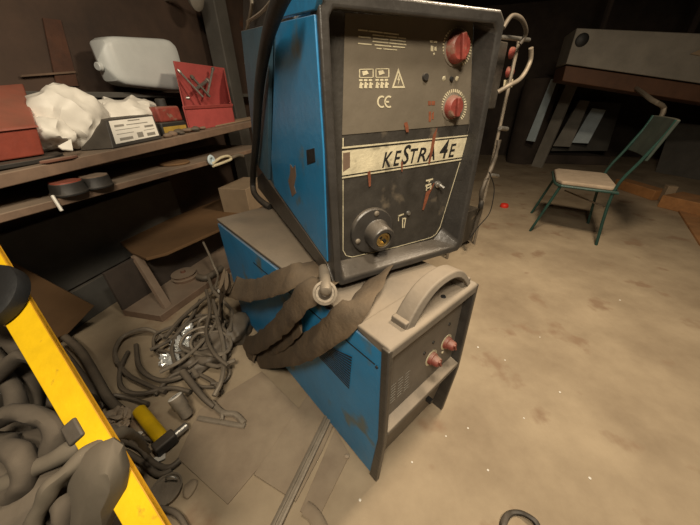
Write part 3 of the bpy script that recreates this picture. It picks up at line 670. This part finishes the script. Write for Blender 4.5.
# pulleys on base slab
p = at(185, 277, .06); py_ = thing('belt_pulley', V((p.x, p.y, .05)), 'dusty round belt pulley lying on the slab under the bench', 'pulley')
MB().lathe(V((p.x, p.y, .052)), Z3, [(.085, 0), (.09, .02), (.075, .025), (.075, .035), (.085, .045), (.05, .05), (.02, .052)], 30).build('wheel', 'wood', py_)
MB().lathe(V((p.x, p.y, .1)), Z3, [(.018, 0), (.016, .02)], 14).build('hub', 'woodred', py_)
p = at(180, 262, .08); crumple('rust_heap', 'redm', [(V((p.x-.05, p.y+.1, .10)), AX, (.09, .09, .05))], None, .02, 'rust red lump behind the belt pulley on the slab', 'lump')
tag(MB().sweep([at(198, 277, .08), at(206, 278, .08), at(215, 273, .08), at(222, 268, .08)], .024, n=12).build('pipe_elbow', 'cable'), 'short thick dark pipe beside the belt pulley', 'pipe')
tag(MB().sweep([at(200, 236, .33), at(208, 252, .25), at(214, 266, .18), at(218, 276, .12), at(214, 290, .1)], .008, n=8).build('grey_lead', 'steeld'), 'pale grey cable hanging from the low stand down to the cable pile', 'cable')
# tube package
a = at(88, 298, .03); b_ = at(107, 290, .03); c = at(128, 281, .03)
tpk = thing('tube_package', at(108, 292, 0), 'long narrow blue and white package on the floor under the bench', 'package')
d = (c-a).normalized(); s = d.cross(Z3)
MB().prism([a+s*.025-Z3*.03, b_+s*.025-Z3*.03, b_-s*.025-Z3*.03, a-s*.025-Z3*.03], Z3*.045).build('blue_end', 'blueprint', tpk, .003)
MB().prism([b_+s*.03-Z3*.03, c+s*.03-Z3*.03, c-s*.03-Z3*.03, b_-s*.03-Z3*.03], Z3*.055).build('white_end', 'seat', tpk, .003)
mb = MB(); e0 = b_+d*.03; 
for k_ in range(2): mb.prism([e0+s*(.031)-Z3*(.012-k_*.018), e0+d*.11+s*.031-Z3*(.012-k_*.018), e0+d*.11+s*.031-Z3*(.006-k_*.018), e0+s*.031-Z3*(.006-k_*.018)], s*.001)
mb.build('print', 'ink', tpk, smooth=False)
# leaning cardboard sheet
A = [at(2, 262, .34), at(94, 306, .0), at(66, 340, .0), at(0, 330, .15)]
tag(MB().prism([at(-14, 248, .66), at(94, 306, .22), at(60, 342, .02), at(-10, 350, .30)], V((-.005, .008, -.004))).build('cardboard_sheet', 'card'), 'brown cardboard sheet slanting up behind the yellow bar', 'cardboard')

# ------------------------------------------------------------------ right background
ch_pts = dict(nf=at(530, 231), ff=at(535, 205), nr=at(596, 245), fr=at(589, 224))
ctr = sum(ch_pts.values(), V())/4
du = (ch_pts['nr']-ch_pts['nf']); du.normalize()
cw = .57; dv = V((.509, .861, 0))      # from near side to far side
ch = thing('metal_chair', V((ctr.x, ctr.y, 0)), 'old green metal frame chair with dusty seat standing alone in the room', 'chair')
nf = ch_pts['nf']; nr = ch_pts['nr']; L0 = (nr-nf).length
zs = .48
def cpt(a, b_, z): return nf+du*a*L0+dv*b_*cw+Z3*z
seatc = [(.24, .0), (.90, .0), (.97, .06), (.97, .94), (.90, 1.0), (.22, 1.0), (.15, .88), (.16, .12)]
st_ = MB().prism([cpt(a, b_, zs) for a, b_ in seatc], Z3*.035).build('seat', 'seat', ch, .012)
MB().sweep([cpt(a, b_, zs-.008) for a, b_ in seatc+[seatc[0]]], .012, n=8, sub=2).build('seat_rail', 'green', ch)
for b_, e in ((0, 0), (1, 1)):
    MB().sweep([cpt(0-.0, b_, 0), cpt(.24, .03+.94*b_, zs-.01)], .012, n=8, sub=1).build('leg', 'green', ch)
    MB().sweep([cpt(1.0, b_, 0), cpt(.93, .02+.96*b_, zs-.01), cpt(1.08, .02+.96*b_, zs+.25), cpt(1.20, .02+.96*b_, zs+.43), cpt(1.24, .02+.96*b_, zs+.53)], .012, n=8, sub=4).build('leg', 'green', ch)
MB().sweep([cpt(.45, 1.0, .30), cpt(.96, .30, .30)], .008, n=8, sub=1).build('stretcher', 'steeld', ch)
rows = []
for i in range(9):
    b_ = -.02+1.04*i/8; dpt_ = .07*(1-(2*i/8-1)**2)
    rows.append([cpt(1.10+dpt_, b_, zs+.25), cpt(1.23+dpt_, b_, zs+.53), cpt(1.27+dpt_, b_, zs+.53), cpt(1.14+dpt_, b_, zs+.25)])
MB().loft(rows).build('backrest', 'backr', ch, .006)

# big grey fascia with brown lower board, fixed to the right/back wall
PN = V((math.cos(math.radians(-112)), math.sin(math.radians(-112)), 0))
PP = dep(566, 60, 4.3)
def pf(x, y, t=0.): return on(x, y, PP-PN*t, PN)
hd = thing('hanging_cabinet', pf(640, 90), 'long grey wall cabinet with brown lower board high in the dark background', 'cabinet')
MB().prism([pf(577, 28), pf(760, 36), pf(760, 92), pf(566, 64)], -PN*.6).build('grey_front', 'grey', hd, .01)
MB().prism([pf(566, 65.5), pf(760, 93.5), pf(760, 112), pf(562, 81)], -PN*.6).build('brown_board', 'brown', hd, .01)
for x_ in (600, 690):
    q = pf(x_, 34, .3); MB().prism([q+V((a, b_, -.05)) for a, b_ in ((0, 0), (.04, 0), (.04, .04), (0, .04))], Z3*(2.67-q.z)).build('hanger', 'ceil', hd)
q = pf(582, 40); MB().lathe(q+PN*.001, PN, [(.07, 0), (.055, .012)], 18).build('round_hole', 'darkc', hd)
MB().prism([pf(690, 54, -.01), pf(712, 44, -.01), pf(712, 58, -.01)], PN*.004).build('paper_note', 'cardl', hd, smooth=False)
def lean(name, m, px, Yd, th, lbl, cat, top=None):
    # px: bottom-left, bottom-right, top-right, top-left ; bottom on the floor, top leans back
    b0 = at(*px[0]) if Yd == 0 else dep(*px[0], Yd); b1 = at(*px[1]) if Yd == 0 else dep(*px[1], Yd-.15)
    if Yd: b0.z = b1.z = (b0.z+b1.z)/2
    n = (b1-b0).cross(Z3).normalized()
    if n.dot(EYEP-b0) < 0: n = -n
    P = b0; nn_ = (n*math.cos(.22)+Z3*math.sin(.22))
    t1 = on(*px[2], P, nn_); t0 = on(*px[3], P, nn_)
    return tag(MB().prism([b0, b1, t1, t0], -nn_*th).build(name, m, None, .003), lbl, cat)
lean('pale_panel', 'bluelite', ((526, 141), (534, 141), (557, 78), (551, 79)), 5.5, .03, 'narrow pale blue panel leaning in the background, leftmost of the boards', 'panel')
lean('grey_plank', 'grey', ((531, 166), (541, 168), (577, 84), (566, 84)), 0, .04, 'long grey plank leaning beside the narrow pale blue panel', 'plank')
lean('sheet_metal', 'greyd', ((552, 148), (606, 154), (622, 103), (578, 101)), 5.85, .03, 'dark grey sheet leaning behind the chair', 'sheet')
lean('glass_sheet', 'grey', ((553, 145.5), (570, 147.5), (590, 101), (580, 100)), 5.75, .02, 'lighter grey strip standing against the dark sheet, nearest the long plank', 'board')
lean('small_board', 'bluelite', ((572, 142), (588, 144), (606, 110), (592, 108)), 5.7, .02, 'small pale square board leaning on the dark sheet', 'board')
lean('grey_door_leaf', 'greyd', ((655, 172), (720, 184), (735, 128), (672, 122)), 0, .04, 'grey board standing low at the right behind the wooden beam', 'board')
# dark crate they lean on
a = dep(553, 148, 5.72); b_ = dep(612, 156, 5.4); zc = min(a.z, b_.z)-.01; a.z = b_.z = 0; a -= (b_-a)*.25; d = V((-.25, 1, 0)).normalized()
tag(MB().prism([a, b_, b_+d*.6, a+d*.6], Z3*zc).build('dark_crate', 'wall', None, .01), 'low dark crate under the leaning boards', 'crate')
print('CRATE', zc, a, b_)
a = at(540, 118); a = V((3.15, 5.35, .0)); p = dep(541, 85, 5.95)
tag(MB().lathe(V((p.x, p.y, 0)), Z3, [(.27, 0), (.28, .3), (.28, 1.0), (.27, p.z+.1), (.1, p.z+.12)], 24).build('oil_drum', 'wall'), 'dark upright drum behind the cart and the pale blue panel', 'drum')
# bent pale strut and dark bundle near the chair back
tag(MB().sweep([pf(636, 88, .02), dep(652, 100, 3.35), dep(664, 108, 3.3), dep(658, 122, 3.25)], .022, n=8, sub=3).build('metal_bracket', 'steeld'), 'pale bent metal bracket above the chair back, hanging from the grey cabinet', 'bracket')
# wooden beams on the floor
def beam(name, a, b_, w_, h, m, lbl, cat, z=0.):
    A_ = at(*a, z); B_ = at(*b_, z); d_ = (B_-A_).normalized(); s_ = d_.cross(Z3)
    return tag(MB().prism([A_, B_, B_-s_*w_, A_-s_*w_], Z3*h).build(name, m, None, .005), lbl, cat)
beam('wooden_beam', (624, 187), (664, 200), -.16, .12, 'woodor', 'orange wooden beam lying behind the chair', 'beam')
beam('wooden_beam', (676, 203), (740, 218), -.35, .14, 'woodor', 'wide orange wooden beam lying at the right edge of the picture', 'beam')
a = at(665, 203); tag(MB().box(a+V((.02, .04, .1)), .09, .09, .2, V((.9, -.43, 0)).normalized(), V((.43, .9, 0)).normalized()).build('wood_block', 'cardl', None, .004), 'short pale wooden block standing at the end of the orange beam', 'block')
tag(MB().prism([at(676, 206, .02), at(740, 226, .02), at(745, 290, .02), at(700, 243, .02)], -Z3*.02).build('floor_plank', 'woodor', None, .002), 'flat brown plank on the floor at the right edge beside the beams', 'plank')

# ------------------------------------------------------------------ floor clutter
def sheet(px, th, lbl, z=0., m='sheet'):
    return tag(MB().prism([at(*p, z+.001) for p in px], Z3*th).build('hardboard_sheet', m, None, .0015), lbl, 'sheet')
sheet(((178, 459), (228, 505), (253, 475), (305, 415), (262, 372), (200, 410)), .006, 'dusty hardboard sheet on the floor under the earth clamp')
sheet(((254, 475), (296, 502), (322, 452), (345, 400), (310, 392)), .006, 'dusty hardboard sheet on the floor, left of the steel rail', .007)
sheet(((300, 512), (318, 520), (350, 455), (335, 430)), .006, 'narrow dusty board strip on the floor right of the steel rail')
rl = thing('steel_rail', at(302, 475, .015), 'long grooved steel rail lying on the floor in front of the power source', 'rail')
A = at(330, 415, .016); B = at(270, 540, .016); d = (B-A).normalized(); s = d.cross(Z3)
w_ = .017
MB().prism([A+s*x+Z3*z for x, z in ((-w_, 0), (w_, 0), (w_, .012), (w_*.6, .016), (w_*.2, .016), (w_*.1, .010), (-w_*.4, .010), (-w_*.5, .016), (-w_, .014))], B-A).build('profile', 'steeld', rl, .001)
tag(MB().sweep([at(305, 508, .02), at(313, 514, .02), at(322, 530, .02), at(326, 545, .02)], .02, .006, n=10).build('metal_strap', 'sheet'), 'curved pale strap at the bottom beside the steel rail', 'strap')
tag(crumple('paper_wad', 'seat', [(at(347, 456, .012), (V((1, 0, 0)), V((0, 1, 0)), Z3), (.014, .012, .01))], None, .004), 'small pale paper wad on the floor under the power source', 'paper')
# scattered crumbs
for i, (x, y) in enumerate(((540, 337), (478, 347), (468, 428), (524, 418), (446, 436), (505, 360), (620, 300), (412, 462), (560, 392), (590, 478), (488, 470), (360, 500))):
    r = .003+.0025*random.random(); p = at(x, y, r*.6)
    bm = MB().lathe(p-Z3*r*.6, Z3, [(r, 0), (r*1.1, r*.5), (r*.4, r)], 6).build('crumb', 'white'); tag(bm, 'tiny pale crumb on the bare concrete floor', 'crumb', 'pale crumbs on the floor')
# black ring at the bottom
p = at(522, 531, .01); tag(MB().sweep([p+V((math.cos(a)*.055, math.sin(a)*.045, .006*math.sin(3*a))) for a in [2*math.pi*i/16 for i in range(17)]], .009, n=8, sub=3, jit=.006).build('rubber_ring', 'dark'), 'black crusty ring on the floor at the bottom of the picture', 'ring')

# small torch / grinder with yellow handle
gr = thing('angle_tool', at(152, 425, 0), 'small tool with bright yellow cylindrical handle and black head lying on the floor', 'tool')
A = at(139, 410, .045); B = at(163, 440, .04); ax = (B-A)
MB().lathe(A, ax, [(.022, 0), (.026, .004), (.026, ax.length*.95), (.023, ax.length)], 22).build('handle', 'yellow', gr)
s = ax.normalized().cross(Z3)
MB().box(B+ax.normalized()*.018, .045, .08, .05, ax.normalized(), s).build('head', 'dark', gr, .008)
MB().lathe(B+ax.normalized()*.02+s*-.035, -s if (B-s).x > B.x else s, [(.016, 0), (.016, .05), (.010, .055)], 16).build('nozzle', 'steel', gr)
# gauge cylinder
p = at(183, 412, .0); gc = thing('gas_gauge', p, 'small metal cylinder with white round face lying near the yellow tool', 'gauge')
A = at(188, 416, .03); B = at(175, 397, .115); ax = B-A
MB().lathe(A, ax, [(.022, 0), (.026, .006), (.026, ax.length*.45), (.030, ax.length*.5), (.030, ax.length)], 22).build('barrel', 'steeld', gc)
MB().lathe(B, ax, [(.029, 0), (.027, .003)], 22).build('face', 'white', gc)
MB().box(B+ax.normalized()*.004, .018, .003, .002, s, ax.normalized().cross(s).normalized(), ax.normalized()).build('needle', 'ink', gc)
# earth clamp
ec = thing('earth_clamp', at(222, 415, 0), 'steel earth clamp with open jaws lying on the hardboard sheet', 'clamp')
MB().sweep([at(198, 418, .015), at(215, 421, .015), at(232, 424, .015), at(245, 426, .015)], .011, .007, n=8).build('jaw', 'steeld', ec)
MB().sweep([at(212, 402, .03), at(222, 412, .03), at(235, 414, .025), at(244, 423, .02)], .012, .008, n=8).build('jaw', 'steeld', ec)
MB().sweep([at(222, 412, .03), at(222, 420, .02)], .009, n=8, sub=1).build('pivot', 'steeld', ec)
tag(MB().sweep([at(183, 372, .06), at(193, 385, .06), at(204, 398, .05), at(214, 407, .035)], .018, n=10, taper=lambda t: 1-.4*t).build('clamp_grip', 'cable'), 'dark tapered cable grip leading to the earth clamp', 'grip')
# tin lid / cup
p = at(168, 492, 0); tn = thing('tin_cup', p, 'dull round tin cup with wire loop standing on the floor at the bottom left', 'cup')
MB().lathe(p, Z3, [(.044, 0), (.048, .004), (.050, .02), (.053, .024), (.047, .024), (.044, .018), (.01, .018)], 30).build('cup', 'steeld', tn)
q = at(172, 480, .035); MB().sweep([q+V((math.cos(a)*.02, 0, .018*math.sin(a)+.005)) for a in [math.pi*i/8 for i in range(9)]], .003, n=6, sub=2).build('wire_loop', 'steel', tn)
tag(crumple('dust_rag', 'sheet', [(at(190, 489, .01), (V((1, 0, 0)), V((0, 1, 0)), Z3), (.022, .03, .012))], None, .006), 'pale dusty scrap beside the tin cup', 'scrap')
# plastic bits
AX0 = (V((1, 0, 0)), V((0, 1, 0)), Z3)
tag(crumple('plastic_film', 'seat', [(at(117, 416, .07), AX0, (.045, .035, .03)), (at(121, 427, .06), AX0, (.03, .025, .02))], None, .018, freq=24), 'crumpled pale plastic wrapper between the yellow bar and the yellow tool', 'wrapper')
for i, (x, y, w2, h2) in enumerate(((158, 459, .025, .012), (138, 436, .018, .01), (110, 405, .02, .01))):
    p = at(x, y, .015); a = .5+i
    fx = V((math.cos(a), math.sin(a), 0)); tag(MB().box(p, w2*2, h2*2, .003, fx, Z3.cross(fx)).build('paper_piece', 'white'), ('white paper piece below the head of the yellow tool', 'tiny white paper piece left of the yellow tool handle', 'tiny white paper piece above the crumpled wrapper')[i], 'paper')
# cable pile
pile = [
    ([(117, 362), (115, 350), (124, 336), (146, 329), (165, 338), (181, 352), (197, 376)], .011, .05),
    ([(117, 362), (128, 375), (148, 385), (165, 392)], .011, .03),
    ([(165, 338), (180, 320), (200, 302), (222, 285)], .011, .12),
    ([(213, 300), (219, 325), (224, 350), (222, 378), (214, 396)], .011, .09),
    ([(150, 350), (170, 340), (188, 324), (205, 318), (212, 335), (203, 355), (188, 368)], .009, .08),
    ([(136, 345), (140, 368), (158, 380), (178, 378), (196, 366), (208, 350)], .012, .04),
    ([(160, 372), (182, 360), (202, 342), (216, 322), (221, 300)], .009, .10),
    ([(128, 352), (120, 370), (122, 388), (140, 394), (170, 388), (190, 392)], .011, .03),
    ([(206, 290), (210, 310), (206, 332), (213, 352), (228, 366)], .010, .12),
    ([(175, 330), (192, 340), (200, 358), (216, 366), (235, 360)], .010, .06),
    ([(200, 300), (192, 316), (180, 330), (172, 348), (176, 366)], .010, .08),
    ([(155, 395), (172, 376), (190, 372), (210, 380), (222, 392)], .010, .03),
    ([(208, 276), (213, 290), (222, 300), (232, 312), (230, 330)], .010, .14),
    ([(100, 408), (112, 396), (128, 398), (148, 404)], .010, .02),
]
rnd = random.Random(3)
for i in range(8):
    cx, cy = rnd.uniform(160, 215), rnd.uniform(315, 372); r1 = rnd.uniform(12, 26); a0 = rnd.uniform(0, 6)
    pile.append(([(cx+r1*1.1*math.cos(a0+k_*.75)*(1+rnd.uniform(-.2, .2)), cy+r1*.7*math.sin(a0+k_*.75)*(1+rnd.uniform(-.2, .2))) for k_ in range(10)], rnd.uniform(.005, .009), rnd.uniform(.03, .10)))
for i, (pts, r, z) in enumerate(pile):
    P = [at(x, y, max(r, z+.03*noise.noise(V((x*.1, y*.1, i))))) for x, y in pts]
    tag(MB().sweep(P, r, n=8, sub=6).build('welding_cable', 'cable' if i % 3 else 'steeld'), {0: 'long pale cable looping out to the left end of the cable pile', 1: 'cable curling along the floor at the lower left end of the pile',
        2: 'cable rising from the left loop up to the low stand', 3: 'cable dropping down the right side of the pile towards the earth clamp',
        5: 'thick cable winding round the lower middle of the pile', 7: 'lowest cable of the pile, bending along the floor above the yellow tool',
        13: 'short cable end on the floor left of the yellow tool'}.get(i, 'dusty welding cable tangled in the middle of the cable pile'), 'cable', 'dusty cables in the pile beside the power source')
# shiny film in the pile and dark heap beneath it
tag(crumple('silver_foil', 'foil', [(at(182, 345, .05), AX0, (.06, .045, .04)), (at(170, 358, .04), AX0, (.05, .04, .03)), (at(188, 332, .06), AX0, (.03, .04, .03))], None, .03, freq=26), 'crumpled shiny silver wrapping inside the cable pile', 'foil')
tag(crumple('white_plug', 'white', [(at(221, 290, .15), AX0, (.018, .018, .022))], None, .008, freq=40), 'small white plug on top of the cable pile by the stand', 'plug')
tag(crumple('rag_heap', 'cable', [(at(215, 348, .03), AX0, (.10, .13, .07)), (at(238, 330, .06), AX0, (.06, .10, .08)), (at(190, 368, .02), AX0, (.10, .06, .04))], None, .03), 'dark dusty rag heap under the cable pile', 'rag')

# yellow bar
YB = .66
def yp(x, y, dd=0.):      # roughly constant distance from camera plane, leaning
    r = ray(x, y); k_ = YB+.0009*(430-y)+dd; return EYEP+r*k_
yb = thing('yellow_bar', yp(150, 500), 'wide bright yellow metal bar slanting across the lower left corner', 'bar')
A0, A1 = yp(-34, 250), yp(-4, 235); B0, B1 = yp(134, 560), yp(190, 560)
A0 = yp(-42, 245); A1 = yp(-10, 236); B1 = yp(186, 560); B0 = yp(142, 560)
n_ = (B0-A0).cross(A1-A0).normalized(); n_ = n_ if n_.dot(EYEP-A0) > 0 else -n_
MB().prism([A0, A1, B1, B0], -n_*.012).build('face', 'yellow', yb, .002)
ed = (B1-A1).normalized(); sd_ = n_.cross(ed).normalized(); sd_ = sd_ if sd_.dot(A0-A1) > 0 else -sd_
MB().prism([A1, B1, B1+sd_*.006, A1+sd_*.006], -n_*.016).build('edge_flange', 'yelled', yb, .001)
MB().box(yp(77, 431, -.02), .05, .035, .03, ed, sd_, n_).build('clip', 'dark', yb, .005)
# black wheel
c = yp(-13, 297, -.05)
wl = thing('rubber_disc', c, 'thick black rubber disc overlapping the yellow bar at the left edge', 'disc')
MB().lathe(c, n_, [(.02, -.03), (.075, -.03), (.085, -.022), (.088, 0), (.085, .012), (.07, .018), (.02, .014)], 40).build('tyre', 'darkc', wl)
MB().lathe(c+n_*.012, n_, [(.03, 0), (.025, .01)], 20).build('hub', 'steeld', wl)

# grey leather / hoses at bottom left
def near(x, y, k_): return EYEP+ray(x, y)*k_
gl = thing('welding_apron', near(100, 480, .60), 'smooth grey rounded leather flap lying over the yellow bar at the bottom left', 'apron')
out = [(68, 470), (80, 455), (98, 443), (114, 437), (124, 444), (130, 464), (128, 488), (118, 512), (104, 540), (60, 560), (66, 510)]
ctrp = near(98, 495, .56)
rings = []
for k_, lift in ((1, .03), (1.0, 0), (.96, -.012), (.7, -.03), (.35, -.04)):
    rings.append([ctrp+(near(x, y, .60)-ctrp)*k_ + ray(98, 495).normalized()*lift for x, y in out])
MB().loft(rings).build('flap', 'hood', gl)
hoses = [
    ([(150, 452, .98), (138, 440, .84), (124, 432, .72), (105, 441, .64), (85, 456, .60), (64, 474, .58), (45, 498, .57), (30, 545, .57)], .017, 'thick grey hose running over the yellow bar beside the grey leather flap'),
    ([(146, 446, 1.0), (130, 434, .80), (104, 436, .67), (74, 448, .63), (42, 466, .62), (-10, 492, .62)], .019, None),
    ([(-10, 382, .76), (20, 356, .76), (45, 364, .76), (57, 390, .76), (56, 425, .74), (30, 446, .72)], .020, None),
    ([(-10, 424, .68), (15, 412, .67), (42, 418, .66), (58, 434, .65), (50, 455, .65), (25, 466, .66), (-10, 470, .68)], .022, None),
    ([(6, 445, .66), (22, 458, .62), (25, 480, .61), (8, 500, .62), (-15, 520, .64)], .024, None),
    ([(-10, 352, .80), (8, 380, .79), (18, 410, .78), (10, 440, .78), (-10, 455, .80)], .022, None),
    ([(62, 500, .59), (66, 515, .58), (60, 550, .58)], .018, None),
    ([(-5, 332, .86), (18, 352, .84), (32, 385, .84), (30, 420, .82), (12, 450, .80)], .024, None),
]
for i, (pts, r, l_) in enumerate(hoses):
    o = MB().sweep([near(x, y, k_) for x, y, k_ in pts], r, n=12, sub=7, jit=.008, taper=(lambda t: .35+.65*min(1, t*2.2)) if i < 2 else None).build('grey_hose', 'hood' if i < 2 else 'heap')
    tag(o, l_ or {1: 'grey hose running left from the leather flap along the front of the heap',
        2: 'dark hose arching up beside the left edge of the yellow bar', 3: 'dark hose bending round just left of the black clip on the bar',
        4: 'thickest dark hose of the heap, curving down to the bottom left', 5: 'dark hose hanging down the left edge of the picture under the disc',
        6: 'short dark hose end showing just left of the leather flap at the bottom', 7: 'uppermost dark hose of the heap, just below the black rubber disc'}[i], 'hose', 'thick grey hoses in the lower left heap')
tag(crumple('leather_heap', 'heap', [(near(10, 500, .66), AX0, (.22, .16, .10)), (near(15, 440, .82), AX0, (.14, .14, .10)), (near(90, 540, .70), AX0, (.12, .10, .08)), (near(-20, 400, .92), AX0, (.16, .16, .14)), (V((*near(0, 480, .78).xy, .14)), AX0, (.18, .18, .16)), (V((*near(-10, 420, .95).xy, .22)), AX0, (.22, .22, .24))], None, .05, freq=5), 'heap of grey leather under the thick hoses in the lower left corner', 'leather')
# hoses right of the yellow bar on the floor
for i, (pts, r, z, l_) in enumerate((
    ([(62, 335), (80, 350), (95, 375), (108, 398), (120, 410)], .02, .06, 'thick dark hose on the floor along the right side of the yellow bar, upper one'),
    ([(55, 345), (72, 365), (88, 388), (96, 410), (98, 430)], .02, .10, 'thick dark hose hugging the right edge of the yellow bar, lower one'),
    ([(122, 440), (140, 448), (152, 462), (168, 468), (180, 460)], .011, .02, 'dusty cable curling under the head of the yellow tool'),
    ([(126, 452), (142, 462), (158, 474), (172, 470)], .011, .02, 'dusty cable curling below the first one near the white paper'),
    ([(120, 445), (138, 438), (152, 440), (165, 448)], .008, .02, 'thin dusty cable passing under the yellow handle'),
    ([(140, 510), (160, 508), (178, 515), (190, 535)], .009, .02, 'dark cable curving below the tin cup'))):
    tag(MB().sweep([at(x, y, z) for x, y in pts], r, n=10).build('floor_hose', 'cable'), l_, 'hose')
